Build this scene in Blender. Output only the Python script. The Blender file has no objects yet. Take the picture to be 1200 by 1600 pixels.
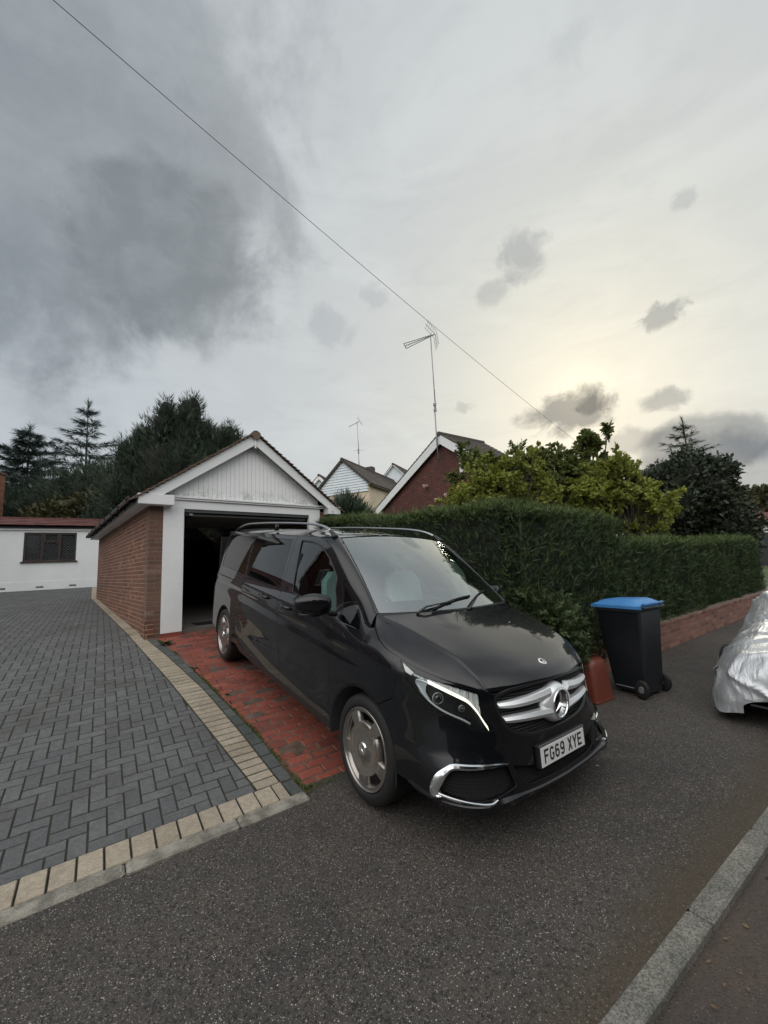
import bpy, bmesh, math, random
import numpy as np
from mathutils import Vector, Matrix, noise
from mathutils.geometry import delaunay_2d_cdt
R = math.radians
random.seed(7); rng = np.random.default_rng(7)
scene = bpy.context.scene
col = scene.collection

# ------------------------------------------------------------------ camera
PITCH, ROLL = 0.1311, -0.0464
cam_d = bpy.data.cameras.new('camera'); cam = bpy.data.objects.new('camera', cam_d); col.objects.link(cam)
cam_d.sensor_fit = 'HORIZONTAL'; cam_d.sensor_width = 36; cam_d.lens = 36 * 617.7 / 1200
cam_d.clip_start = .05; cam_d.clip_end = 600
cam.location = (0, 0, 1.642)
cam.matrix_world = Matrix.Translation((0, 0, 1.642)) @ Matrix.Rotation(PITCH, 4, 'X') @ Matrix.Rotation(math.pi / 2, 4, 'X') @ Matrix.Rotation(-ROLL * -1, 4, 'Z')
scene.camera = cam
scene.render.resolution_x, scene.render.resolution_y = 768, 1024
scene.render.engine = 'CYCLES'
scene.cycles.max_bounces = 6; scene.cycles.diffuse_bounces = 3; scene.cycles.glossy_bounces = 4; scene.cycles.transparent_max_bounces = 8
scene.view_settings.view_transform = 'Standard'; scene.view_settings.look = 'None'
scene.view_settings.gamma = 1; scene.view_settings.exposure = 0.30

# ------------------------------------------------------------------ world: hazy evening overcast, veiled low sun
SUN = Vector((.4389, .8258, .3542)).normalized()
world = bpy.data.worlds.new('World'); scene.world = world; world.use_nodes = True

class NT:
    """small node helper"""
    def __init__(s, tree): s.t = tree; tree.nodes.clear()
    def n(s, typ, ins=None, **kw):
        nd = s.t.nodes.new(typ)
        for k, v in kw.items(): setattr(nd, k, v)
        for k, v in (ins or {}).items():
            sk = nd.inputs[k]
            if isinstance(v, bpy.types.NodeSocket): s.t.links.new(v, sk)
            else: sk.default_value = v
        return nd
    def math(s, op, a, b=0., c=0., clamp=False):
        nd = s.n('ShaderNodeMath', {0: a, 1: b, 2: c}, operation=op, use_clamp=clamp); return nd.outputs[0]
    def vmath(s, op, a, b=(0, 0, 0), sc=None):
        nd = s.n('ShaderNodeVectorMath', {0: a, 1: b}, operation=op)
        if sc is not None: nd.inputs['Scale'].default_value = sc
        return nd.outputs['Value'] if op in ('DOT_PRODUCT', 'LENGTH', 'DISTANCE') else nd.outputs[0]
    def mr(s, v, a, b, c=0., d=1., interp='SMOOTHSTEP'):
        return s.n('ShaderNodeMapRange', {0: v, 1: a, 2: b, 3: c, 4: d}, interpolation_type=interp).outputs[0]
    def mix(s, f, a, b, mode='MIX'):
        nd = s.n('ShaderNodeMix', {0: f, 6: a, 7: b}, data_type='RGBA', blend_type=mode); return nd.outputs[2]
    def noise(s, vec, scale, detail=4, rough=.5, dist=0.):
        return s.n('ShaderNodeTexNoise', {'Vector': vec, 'Scale': scale, 'Detail': detail, 'Roughness': rough, 'Distortion': dist}).outputs[0]
    def ramp(s, f, stops):
        nd = s.n('ShaderNodeValToRGB', {0: f}); cr = nd.color_ramp
        while len(cr.elements) < len(stops): cr.elements.new(.5)
        for e, (p, c) in zip(cr.elements, stops): e.position = p; e.color = (*c, 1)
        return nd.outputs[0]

def build_world():
    t = NT(world.node_tree)
    sky = t.n('ShaderNodeTexSky', sky_type='NISHITA')
    sky.sun_disc = False; sky.sun_elevation = math.asin(SUN.z); sky.sun_rotation = math.atan2(SUN.x, SUN.y)
    sky.air_density = 1.5; sky.dust_density = 3.0
    d = t.n('ShaderNodeTexCoord').outputs['Generated']
    dn = t.vmath('NORMALIZE', d)
    sep = t.n('ShaderNodeSeparateXYZ', {0: dn})
    z = sep.outputs[2]
    cosun = t.vmath('DOT_PRODUCT', dn, tuple(SUN))
    # overcast veil: a grey layer, brighter towards the veiled sun; its tones behind the viewer are added
    wide = t.mr(cosun, .35, 1.0)
    near = t.math('POWER', t.math('MAXIMUM', cosun, 0.0), 15.0)
    core = t.math('POWER', t.math('MAXIMUM', cosun, 0.0), 700.0)
    veil = t.mix(wide, (3.95, 4.30, 4.62, 1), (4.95, 5.17, 5.20, 1))
    veil = t.mix(near, veil, (6.15, 6.1, 5.3, 1))
    veil = t.mix(t.math('MULTIPLY', core, .8), veil, (8.2, 7.9, 6.3, 1))
    back = t.math('MULTIPLY', t.mr(t.vmath('DOT_PRODUCT', dn, (-.25, -.93, .25)), -.1, .75), t.mr(z, .12, .45))  # added bright sky behind the viewer, lifts the light on ground and garage
    rear = t.math('MULTIPLY', t.mr(sep.outputs[1], .1, -.4), t.mr(z, .40, .08))  # added dim low band behind the viewer, darkens reflections in the bumper
    veil = t.mix(rear, veil, (1.9, 1.95, 2.0, 1))
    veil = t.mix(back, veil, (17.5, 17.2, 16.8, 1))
    # thin streaky cirrus structure
    stretch = t.n('ShaderNodeMapping', {0: dn, 'Scale': (1.0, 1.0, 3.2), 'Rotation': (0, R(14), R(30))}).outputs[0]
    n1 = t.noise(stretch, 2.6, 6, .58, .9)
    veil = t.mix(t.mr(n1, .38, .68), veil, t.mix(1.0, veil, (1.09, 1.09, 1.085, 1), 'MULTIPLY'))
    n2 = t.noise(stretch, 8., 5, .6, 1.2)
    veil = t.mix(t.mr(n2, .48, .72), veil, t.mix(1.0, veil, (.96, .963, .968, 1), 'MULTIPLY'))
    veil = t.mix(.04, veil, sky.outputs[0])
    # darker cumulus: where each stands, its outline broken up by noise of its own scale
    big = t.noise(dn, 3.6, 7, .60, .3); midn = t.noise(dn, 15., 6, .62, .5); fin = t.noise(dn, 34., 5, .62, .6)
    warp = t.n('ShaderNodeTexNoise', {'Vector': dn, 'Scale': 6., 'Detail': 5, 'Roughness': .6}).outputs[1]
    wv = t.vmath('SUBTRACT', warp, (.5, .5, .5))
    def patch(px, py, rin, rout, dark, warm=0., wamp=.55, sx=1.):
        nonlocal veil
        c = pixdir(px, py); ddv = t.vmath('SUBTRACT', t.vmath('ADD', dn, t.vmath('SCALE', wv, sc=.35 * rout)), tuple(c))
        if sx != 1.: ddv = t.n('ShaderNodeVectorMath', {0: ddv, 1: (1, 1, sx)}, operation='MULTIPLY').outputs[0]
        dist = t.vmath('LENGTH', ddv); v = t.math('SUBTRACT', 1., t.math('DIVIDE', dist, rout), clamp=True)
        nz_ = big if rout > .18 else (midn if rout > .06 else fin); amp = 2.3 if rout > .18 else 2.4
        f = t.math('ADD', t.math('MULTIPLY', v, 1.5), t.math('MULTIPLY', t.math('SUBTRACT', nz_, .5), amp))
        m = t.math('MULTIPLY', t.mr(f, .25, .80 if rout > .18 else 1.0), t.mr(v, .0, .22))
        if rout > .18: m = t.math('MULTIPLY', m, t.mr(midn, .25, .62, .82, 1.))
        veil = t.mix(m, veil, t.mix(1.0, veil, dark, 'MULTIPLY'))
    for a in CLOUDS: patch(*a)
    # ground-side hemisphere: dim
    low = t.mr(z, -.02, -.2)
    veil = t.mix(low, veil, (.9, .85, .8, 1))
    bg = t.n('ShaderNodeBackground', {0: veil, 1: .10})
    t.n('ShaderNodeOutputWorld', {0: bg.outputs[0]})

def pixdir(px, py):
    """direction in the sky seen at a place in the photograph"""
    xr = (px - 600) / 617.7; zr = (800 - py) / 617.7
    cr, sr = math.cos(ROLL), math.sin(ROLL); x = xr * cr - zr * sr; zc = xr * sr + zr * cr
    cp, sp = math.cos(PITCH), math.sin(PITCH)
    return Vector((x, cp - zc * sp, sp + zc * cp)).normalized()
CLOUDS = [  # px, py, -, outer radius, multiply colour
    (100, 210, 0, .56, (.70, .71, .715, 1)),
    (280, 440, 0, .25, (.74, .75, .755, 1), 0, 0, 1.2),
    (150, 330, 0, .42, (.86, .865, .875, 1), 0, 0, 1.1),
    (40, 470, 0, .26, (.88, .885, .895, 1), 0, 0, 1.5),
    (520, 508, 0, .085, (.86, .865, .88, 1), 0, 0, 1.4),
    (585, 462, 0, .04, (.88, .885, .90, 1)),
    (812, 400, 0, .072, (.70, .71, .74, 1), 0, 0, 1.1),
    (768, 458, 0, .062, (.78, .79, .81, 1), 0, 0, 1.7),
    (1035, 492, 0, .060, (.62, .63, .66, 1), 0, 0, 1.8),
    (1068, 312, 0, .030, (.82, .83, .85, 1), 0, 0, 1.6),
    (893, 68, 0, .045, (.93, .935, .94, 1)),
    (725, 636, 0, .036, (.82, .82, .82, 1), 0, 0, 1.8),
    (885, 645, 0, .125, (.42, .43, .46, 1), 0, 0, 1.8),
    (930, 630, 0, .055, (.62, .62, .64, 1), 0, 0, 1.7),
    (1035, 628, 0, .075, (.60, .61, .64, 1), 0, 0, 2.2),
    (985, 690, 0, .11, (.68, .69, .71, 1), 0, 0, 2.6),
    (1125, 695, 0, .19, (.52, .54, .58, 1), 0, 0, 2.5),
    (1200, 740, 0, .25, (.58, .60, .65, 1), 0, 0, 2.2),
]
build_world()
sun_d = bpy.data.lights.new('sun', 'SUN'); sun_d.energy = .6; sun_d.angle = R(12); sun_d.color = (1, .93, .80)
sun = bpy.data.objects.new('sun', sun_d); col.objects.link(sun)
sun.rotation_euler = (-SUN).to_track_quat('-Z', 'Y').to_euler()
sun.location = SUN * 60

# ------------------------------------------------------------------ helpers
def tag(o, label=None, cat=None, group=None, kind=None):
    if label: o['label'] = label
    if cat: o['category'] = cat
    if group: o['group'] = group
    if kind: o['kind'] = kind
    return o
def empty(name, loc, rz=0., label=None, cat=None, group=None, mat=None):
    o = bpy.data.objects.new(name, None); col.objects.link(o); o.empty_display_size = .2
    if mat is not None: o.matrix_world = mat
    elif loc is not None: o.location = loc; o.rotation_euler = (0, 0, rz)
    return tag(o, label, cat, group)
def mesh_obj(name, verts, faces, mat, parent=None, smooth=False, mats=None, midx=None):
    me = bpy.data.meshes.new(name); me.from_pydata([tuple(v) for v in verts], [], [tuple(f) for f in faces])
    if mats:
        for m in mats: me.materials.append(m)
        me.polygons.foreach_set('material_index', midx)
    elif mat: me.materials.append(mat)
    if smooth: me.polygons.foreach_set('use_smooth', [True] * len(me.polygons))
    me.update()
    o = bpy.data.objects.new(name, me); col.objects.link(o)
    if parent is not None: o.parent = parent
    return o
def fast_obj(name, V, F, mat, parent=None, smooth=False):
    """V (n,3) array, F (m,k) array of equal-size faces"""
    me = bpy.data.meshes.new(name); n, (m, k) = len(V), F.shape
    me.vertices.add(n); me.vertices.foreach_set('co', np.ascontiguousarray(V, dtype=np.float32).ravel())
    me.loops.add(m * k); me.loops.foreach_set('vertex_index', F.astype(np.int32).ravel())
    me.polygons.add(m); me.polygons.foreach_set('loop_start', np.arange(0, m * k, k, dtype=np.int32))
    try: me.polygons.foreach_set('loop_total', np.full(m, k, dtype=np.int32))
    except Exception: pass
    me.update(calc_edges=True); me.validate()
    if smooth: me.polygons.foreach_set('use_smooth', [True] * m)
    me.materials.append(mat)
    o = bpy.data.objects.new(name, me); col.objects.link(o)
    if parent is not None: o.parent = parent
    return o

class MB:
    def __init__(s): s.v = []; s.f = []
    def add(s, vs, fs):
        b = len(s.v); s.v += [tuple(v) for v in vs]; s.f += [tuple(b + i for i in f) for f in fs]; return s
    def box(s, x0, x1, y0, y1, z0, z1):
        return s.add([(x0, y0, z0), (x1, y0, z0), (x1, y1, z0), (x0, y1, z0), (x0, y0, z1), (x1, y0, z1), (x1, y1, z1), (x0, y1, z1)],
                     [(0, 3, 2, 1), (4, 5, 6, 7), (0, 1, 5, 4), (1, 2, 6, 5), (2, 3, 7, 6), (3, 0, 4, 7)])
    def bev(s, x0, x1, y0, y1, z0, z1, b=.01):
        """box with chamfered edges"""
        vs = []
        for z, i in ((z0, b), (z0 + b, 0), (z1 - b, 0), (z1, b)):
            for (x, y) in ((x0, y0), (x1, y0), (x1, y1), (x0, y1)):
                sx = 1 if x == x0 else -1; sy = 1 if y == y0 else -1
                vs += [(x + sx * (b + i), y + sy * i, z), (x + sx * i, y + sy * (b + i), z)]
        idx = [1, 0, 0, 0]
        order = []
        for r in range(4):
            q = r * 8
            order.append([q + 1, q + 0, q + 2, q + 3, q + 5, q + 4, q + 6, q + 7])
        fs = []
        for r in range(3):
            for i in range(8): fs.append((order[r][i], order[r][(i + 1) % 8], order[r + 1][(i + 1) % 8], order[r + 1][i]))
        fs.append(tuple(reversed(order[0]))); fs.append(tuple(order[3]))
        return s.add(vs, fs)
    def tube(s, pts, rad, n=8, caps=True, sy=1.):
        pts = [Vector(p) for p in pts]; rs = rad if isinstance(rad, (list, tuple)) else [rad] * len(pts)
        b = len(s.v); up = None
        for i, p in enumerate(pts):
            d = (pts[min(i + 1, len(pts) - 1)] - pts[max(i - 1, 0)]).normalized()
            if up is None: up = Vector((0, 0, 1)) if abs(d.z) < .95 else Vector((1, 0, 0))
            x = d.cross(up).normalized(); y = x.cross(d).normalized(); up = y
            for k in range(n):
                a = 2 * math.pi * k / n; s.v.append(tuple(p + x * math.cos(a) * rs[i] + y * math.sin(a) * rs[i] * sy))
        for i in range(len(pts) - 1):
            for k in range(n):
                s.f.append((b + i * n + k, b + i * n + (k + 1) % n, b + (i + 1) * n + (k + 1) % n, b + (i + 1) * n + k))
        if caps: s.f.append(tuple(b + k for k in reversed(range(n)))); s.f.append(tuple(b + (len(pts) - 1) * n + k for k in range(n)))
        return s
    def lathe(s, prof, n=32, M=None, caps=False):
        """prof: (radius, height) pairs about z, placed by M"""
        M = M or Matrix.Identity(4); b = len(s.v)
        for r, z in prof:
            for k in range(n):
                a = 2 * math.pi * k / n; s.v.append(tuple(M @ Vector((r * math.cos(a), r * math.sin(a), z))))
        for i in range(len(prof) - 1):
            for k in range(n):
                s.f.append((b + i * n + k, b + i * n + (k + 1) % n, b + (i + 1) * n + (k + 1) % n, b + (i + 1) * n + k))
        if caps: s.f.append(tuple(b + k for k in reversed(range(n)))); s.f.append(tuple(b + (len(prof) - 1) * n + k for k in range(n)))
        return s
    def prism(s, poly, z0, z1, M=None):
        """polygon in xy extruded in z, placed by M"""
        M = M or Matrix.Identity(4); n = len(poly)
        vs = [tuple(M @ Vector((x, y, z))) for z in (z0, z1) for x, y in poly]
        return s.add(vs, [tuple(reversed(range(n))), tuple(range(n, 2 * n))] + [(i, (i + 1) % n, n + (i + 1) % n, n + i) for i in range(n)])
    def grid(s, P, closed=False):
        """P: rows of points"""
        b = len(s.v); nr, nc = len(P), len(P[0])
        for r in P: s.v += [tuple(p) for p in r]
        for i in range(nr - 1):
            for j in range(nc - (0 if closed else 1)):
                s.f.append((b + i * nc + j, b + i * nc + (j + 1) % nc, b + (i + 1) * nc + (j + 1) % nc, b + (i + 1) * nc + j))
        return s
    def xf(s, M): s.v = [tuple(M @ Vector(v)) for v in s.v]; return s
    def build(s, name, mat, parent=None, smooth=False): return mesh_obj(name, s.v, s.f, mat, parent, smooth)

# ------------------------------------------------------------------ materials
MATS = {}
def material(name, fn):
    if name in MATS: return MATS[name]
    m = bpy.data.materials.new(name); m.use_nodes = True
    t = NT(m.node_tree); sh = fn(t)
    t.n('ShaderNodeOutputMaterial', {0: sh}); MATS[name] = m; return m
def bsdf(t, **k):
    names = dict(color='Base Color', rough='Roughness', metal='Metallic', coat='Coat Weight', coatr='Coat Roughness', spec='Specular IOR Level', normal='Normal', ior='IOR', trans='Transmission Weight', emit='Emission Color', estr='Emission Strength', alpha='Alpha', sheen='Sheen Weight')
    return t.n('ShaderNodeBsdfPrincipled', {names[a]: (b + (1,) if isinstance(b, tuple) and len(b) == 3 else b) for a, b in k.items()}).outputs[0]
def obco(t): return t.n('ShaderNodeTexCoord').outputs['Object']
def wpos(t): return t.n('ShaderNodeNewGeometry').outputs['Position']
def rnd(t): return t.n('ShaderNodeNewGeometry').outputs['Random Per Island']
def bump(t, h, strength, dist): return t.n('ShaderNodeBump', {'Height': h, 'Strength': strength, 'Distance': dist}).outputs[0]
def plain(name, c, rough=.5, metal=0., **k): return material(name, lambda t: bsdf(t, color=c, rough=rough, metal=metal, **k))
def worn(name, c, c2, scale=3., rough=.6, bs=.2, bd=.004, lo=.35, hi=.7, **k):
    def f(t):
        p = obco(t); n = t.noise(p, scale, 8, .65); n2 = t.noise(p, scale * 14, 4, .6)
        m = t.mr(t.math('ADD', t.math('MULTIPLY', n, .75), t.math('MULTIPLY', n2, .25)), lo, hi)
        return bsdf(t, color=t.mix(m, (*c, 1), (*c2, 1)), rough=rough, normal=bump(t, n2, bs, bd), **k)
    return material(name, f)

def m_asphalt(t):
    p = wpos(t)
    big = t.noise(p, .55, 5, .6); mid = t.noise(p, 3.2, 6, .65)
    v = t.n('ShaderNodeTexVoronoi', {'Vector': p, 'Scale': 135.}, feature='F1')
    stone = t.mr(v.outputs['Distance'], .15, .55, 1., 0.)
    sr = t.n('ShaderNodeSeparateColor', {0: v.outputs['Color']}).outputs[0]
    v2 = t.n('ShaderNodeTexVoronoi', {'Vector': p, 'Scale': 105.}, feature='F1')
    s2 = t.n('ShaderNodeSeparateColor', {0: v2.outputs['Color']}).outputs[1]
    base = t.mix(t.mr(big, .3, .7), (.042, .038, .035, 1), (.068, .061, .055, 1))
    base = t.mix(t.mr(mid, .45, .75), base, (.072, .061, .052, 1))
    c = t.mix(t.math('MULTIPLY', stone, t.mr(sr, .25, 1.)), base, (.27, .25, .22, 1))
    c = t.mix(t.math('MULTIPLY', stone, t.mr(sr, .90, .97)), c, (.52, .48, .42, 1))
    c = t.mix(t.mr(s2, .70, .90, 0., .8), c, (.020, .019, .018, 1))
    crk = t.n('ShaderNodeTexVoronoi', {'Vector': t.vmath('ADD', p, t.vmath('SCALE', t.n('ShaderNodeTexNoise', {'Vector': p, 'Scale': 2.5, 'Detail': 6}).outputs[1], sc=.5)), 'Scale': .55}, feature='DISTANCE_TO_EDGE').outputs['Distance']
    ck = t.math('MULTIPLY', t.mr(crk, .006, .0015), t.mr(big, .52, .62))
    c = t.mix(t.math('MULTIPLY', ck, .8), c, (.012, .011, .01, 1))
    stn = t.noise(t.vmath('ADD', p, (7., 3., 0.)), .9, 7, .7, .8); c = t.mix(t.mr(stn, .58, .72, 0., .5), c, (.026, .023, .021, 1))
    # brown moss and dirt gathering by the kerb (a strip with a ragged edge)
    sep = t.n('ShaderNodeSeparateXYZ', {0: p})
    s = t.math('ADD', t.math('MULTIPLY', t.math('ADD', sep.outputs[0], .64), -.5843), t.math('MULTIPLY', t.math('SUBTRACT', sep.outputs[1], 3.117), .8116))
    k = t.mr(t.math('ADD', t.math('ABSOLUTE', t.math('ADD', s, 2.0)), t.math('MULTIPLY', t.math('SUBTRACT', mid, .5), .5)), .30, .0)
    c = t.mix(t.math('MULTIPLY', k, .65), c, (.062, .045, .025, 1))
    h = t.math('ADD', t.math('MULTIPLY', stone, .6), t.math('MULTIPLY', mid, .5))
    return bsdf(t, color=c, rough=t.mr(mid, .3, .8, .62, .85), normal=bump(t, h, .8, .006), spec=.35)
ASPHALT = material('asphalt', m_asphalt)
def m_road(t):
    p = wpos(t); big = t.noise(p, 1.1, 6, .7, .4); mid = t.noise(p, 7, 6, .7)
    v = t.n('ShaderNodeTexVoronoi', {'Vector': p, 'Scale': 90.}); st = t.mr(v.outputs['Distance'], .15, .5, 1., 0.)
    sr = t.n('ShaderNodeSeparateColor', {0: v.outputs['Color']}).outputs[0]
    c = t.mix(t.mr(big, .35, .65), (.046, .038, .033, 1), (.070, .052, .040, 1))
    c = t.mix(t.mr(mid, .55, .75), c, (.035, .026, .02, 1))
    c = t.mix(t.math('MULTIPLY', st, t.mr(sr, .6, 1.)), c, (.13, .11, .095, 1))
    return bsdf(t, color=c, rough=.8, normal=bump(t, t.math('ADD', st, mid), .7, .006))
ROAD = material('road_surface', m_road)
def m_block(base, alt, dirt, rs=.5, stain=(.5, .75)):
    def f(t):
        p = wpos(t); r = rnd(t); g = t.noise(p, 160, 3, .7); mid = t.noise(p, 1.6, 6, .65); fine = t.noise(p, 28, 5, .7)
        c = t.mix(r, (*base, 1), (*alt, 1))
        c = t.mix(t.mr(mid, stain[0], stain[1]), c, (*dirt, 1))
        c = t.mix(1.0, c, t.mix(t.mr(t.math('ADD', t.math('MULTIPLY', g, .6), t.math('MULTIPLY', fine, .4)), .36, .64), (.72, .72, .72, 1), (1.28, 1.28, 1.28, 1)), 'MULTIPLY')
        return bsdf(t, color=c, rough=.85, normal=bump(t, t.math('ADD', g, fine), .5, .002), spec=.3)
    return f
PAVER = material('grey_paver', m_block((.088, .091, .094), (.120, .122, .124), (.080, .080, .076), stain=(.46, .72)))
TAN = material('tan_sett', m_block((.27, .235, .18), (.345, .30, .235), (.20, .17, .125), stain=(.45, .8)))
STRIPSET = material('dark_edging_sett', m_block((.058, .068, .066), (.092, .098, .094), (.05, .055, .045)))
def m_redblock(t):
    p = wpos(t); r = rnd(t); mid = t.noise(p, 2.6, 6, .7); fine = t.noise(p, 30, 5, .7); blot = t.noise(p, 9, 5, .65, .5)
    c = t.ramp(r, [(0., (.15, .040, .028)), (.4, (.20, .050, .034)), (.9, (.25, .066, .042)), (.93, (.08, .05, .047)), (1., (.065, .045, .042))])
    c = t.mix(t.mr(blot, .60, .72), c, (.22, .135, .10, 1))
    c = t.mix(t.mr(mid, .5, .8, 0., .6), c, (.15, .05, .034, 1))
    c = t.mix(1., c, t.mix(t.mr(fine, .3, .7), (.8, .8, .8, 1), (1.2, 1.2, 1.2, 1)), 'MULTIPLY')
    return bsdf(t, color=c, rough=.68, normal=bump(t, t.math('ADD', fine, blot), .5, .003))
REDBLOCK = material('red_block', m_redblock)
JOINT = worn('joint_sand', (.016, .016, .013), (.034, .033, .025), 9., .95)
REDJOINT = worn('red_joint', (.05, .03, .022), (.16, .11, .085), 5., .95)
def m_concrete(t):
    p = wpos(t); g = t.noise(p, 110, 4, .75); m = t.noise(p, 4, 7, .65); sp = t.noise(p, 45, 2, .5)
    c = t.mix(t.mr(m, .35, .7), (.12, .12, .105, 1), (.20, .19, .165, 1))
    c = t.mix(t.mr(t.noise(p, 1.3, 6, .7, .6), .52, .72, 0., .6), c, (.075, .075, .05, 1))
    c = t.mix(1., c, t.mix(t.mr(g, .38, .62), (.5, .5, .5, 1), (1.45, 1.45, 1.45, 1)), 'MULTIPLY')
    return bsdf(t, color=c, rough=.9, normal=bump(t, t.math('ADD', g, sp), .7, .004))
KERBC = material('kerb_granite', m_concrete)
KERBL = worn('kerb_light_concrete', (.15, .145, .12), (.36, .34, .29), 9., .95, 1., .012, lo=.38, hi=.62)

def m_brick(dark, red, light, mortar, scale=(.225, .075), vary=(.12, .06, .05)):
    def f(t):
        p = obco(t); s = t.n('ShaderNodeSeparateXYZ', {0: p})
        v = t.n('ShaderNodeCombineXYZ', {0: t.math('ADD', s.outputs[0], s.outputs[1]), 1: s.outputs[2], 2: 0.})
        wob = t.noise(p, 22, 3, .6)
        vv = t.vmath('ADD', v.outputs[0], t.n('ShaderNodeCombineXYZ', {0: t.math('MULTIPLY', t.math('SUBTRACT', wob, .5), .006), 1: t.math('MULTIPLY', t.math('SUBTRACT', wob, .5), .006), 2: 0.}).outputs[0])
        b = t.n('ShaderNodeTexBrick', {'Vector': vv, 'Color1': (0, 0, 0, 1), 'Color2': (1, 1, 1, 1), 'Mortar': (.5, .5, .5, 1), 'Scale': 1., 'Mortar Size': .0085, 'Mortar Smooth': .25, 'Bias': 0., 'Brick Width': scale[0], 'Row Height': scale[1]})
        rv = t.n('ShaderNodeSeparateColor', {0: b.outputs[0]}).outputs[0]
        c = t.ramp(rv, [(0., dark), (.3, red), (.75, vary), (1., light)])
        n = t.noise(p, 38, 5, .7); m = t.noise(p, 1.1, 5, .6)
        c = t.mix(1., c, t.mix(t.mr(n, .3, .7), (.7, .7, .7, 1), (1.3, 1.3, 1.3, 1)), 'MULTIPLY')
        c = t.mix(1., c, t.mix(t.mr(m, .3, .7), (.88, .86, .86, 1), (1.1, 1.1, 1.1, 1)), 'MULTIPLY')
        mo = t.mix(n, (*mortar, 1), tuple(x * .7 for x in mortar) + (1,))
        c = t.mix(b.outputs[1], c, mo)
        h = t.math('ADD', t.math('MULTIPLY', b.outputs[1], -1.), t.math('MULTIPLY', n, .35))
        return bsdf(t, color=c, rough=.88, normal=bump(t, h, .8, .008))
    return f
BRICK = material('garage_brick', m_brick((.085, .034, .022), (.185, .064, .036), (.27, .115, .065), (.33, .25, .19), vary=(.135, .06, .04)))
BRICK_BROWN = material('brown_pier_brick', m_brick((.12, .070, .048), (.17, .095, .066), (.25, .165, .125), (.20, .155, .125), vary=(.15, .075, .05)))
BRICK_HOUSE = material('house_brick', m_brick((.055, .018, .016), (.10, .027, .021), (.14, .042, .032), (.17, .115, .10), vary=(.075, .024, .02), scale=(.30, .10)))
BRICK_WALL = material('low_wall_brick', m_brick((.14, .06, .045), (.22, .095, .07), (.30, .15, .115), (.20, .16, .13), vary=(.24, .11, .08)))
BRICK_ORANGE = material('orange_brick', m_brick((.22, .08, .04), (.34, .13, .06), (.42, .19, .1), (.3, .25, .2), vary=(.3, .11, .05)))
WHITE = worn('white_paint', (.72, .74, .74), (.80, .81, .81), 1.5, .5, .05, .001)
def m_dirtywhite(t):
    p = obco(t); s = t.n('ShaderNodeSeparateXYZ', {0: p}); n = t.noise(p, 5, 8, .7); n2 = t.noise(p, 22, 5, .65)
    low = t.mr(s.outputs[2], 2.62, 2.30)
    g = t.math('MULTIPLY', low, t.mr(t.math('ADD', t.math('MULTIPLY', n, .6), t.math('MULTIPLY', n2, .4)), .46, .60), clamp=True)
    c = t.mix(t.mr(n, .35, .7), (.82, .83, .83, 1), (.86, .87, .87, 1))
    c = t.mix(t.math('MULTIPLY', g, .6), c, (.16, .18, .13, 1))
    return bsdf(t, color=c, rough=.55)
CLADDING = material('gable_cladding', m_dirtywhite)
RENDERW = worn('white_render', (.72, .745, .76), (.80, .82, .83), .9, .8, .35, .004)
CREAM = worn('cream_render', (.55, .47, .34), (.64, .55, .42), 1.2, .85)
def m_tile(a, b, moss):
    def f(t):
        p = obco(t); r = rnd(t); n = t.noise(p, 6, 8, .7); n2 = t.noise(p, 45, 5, .7)
        c = t.mix(r, (*a, 1), (*b, 1)); c = t.mix(t.mr(n, .52, .68, 0., .75), c, (*moss, 1))
        c = t.mix(1., c, t.mix(t.mr(n2, .3, .7), (.7, .7, .7, 1), (1.3, 1.3, 1.3, 1)), 'MULTIPLY')
        return bsdf(t, color=c, rough=.9, normal=bump(t, n2, .6, .006))
    return f
TILE_BROWN = material('brown_roof_tile', m_tile((.10, .070, .050), (.16, .11, .08), (.13, .115, .075)))
TILE_RED = material('red_roof_tile', m_tile((.095, .038, .036), (.14, .056, .05), (.08, .05, .042)))
TILE_DARK = material('dark_roof_tile', m_tile((.055, .048, .044), (.085, .072, .065), (.075, .066, .055)))
BLACKPL = plain('black_plastic', (.012, .012, .013), .38)
BLACKMAT = plain('black_matt', (.006, .006, .007), .9)
RUBBER = worn('tyre_rubber', (.006, .006, .0065), (.012, .0115, .011), 6., .7, .2, .001)
INTERIOR = plain('cabin_grey', (.10, .115, .12), .8)
SEATM = worn('seat_leather', (.44, .50, .49), (.54, .60, .59), 4., .6)
DASH = worn('dashboard_plastic', (.035, .042, .045), (.05, .058, .06), 8., .7)
CHROME = plain('chrome', (.80, .82, .84), .10, 1.)
SATIN = plain('satin_silver', (.82, .84, .86), .34, .55)
RAILM = plain('satin_aluminium', (.46, .47, .49), .28, .95)
RIMM = worn('wheel_alloy', (.27, .252, .235), (.33, .31, .29), 3., .25, .0, .001, metal=.8)
RIMDARK = plain('wheel_inner', (.02, .02, .02), .5, .5)
def m_paint(t):
    p = obco(t); n = t.noise(p, 420, 2, .6)
    dust = t.noise(p, 2.2, 6, .6)
    c = t.mix(t.mr(n, .45, .7), (.0022, .0026, .0042, 1), (.008, .009, .012, 1))
    return bsdf(t, color=c, rough=.40, metal=.05, coat=1., coatr=t.mr(dust, .35, .8, .003, .014), spec=.10)
PAINT = material('van_paint', m_paint)
def m_darkglass(t):
    return bsdf(t, color=(.003, .0035, .004), rough=.012, spec=.4)
DGLASS = material('privacy_glass', m_darkglass)
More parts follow.
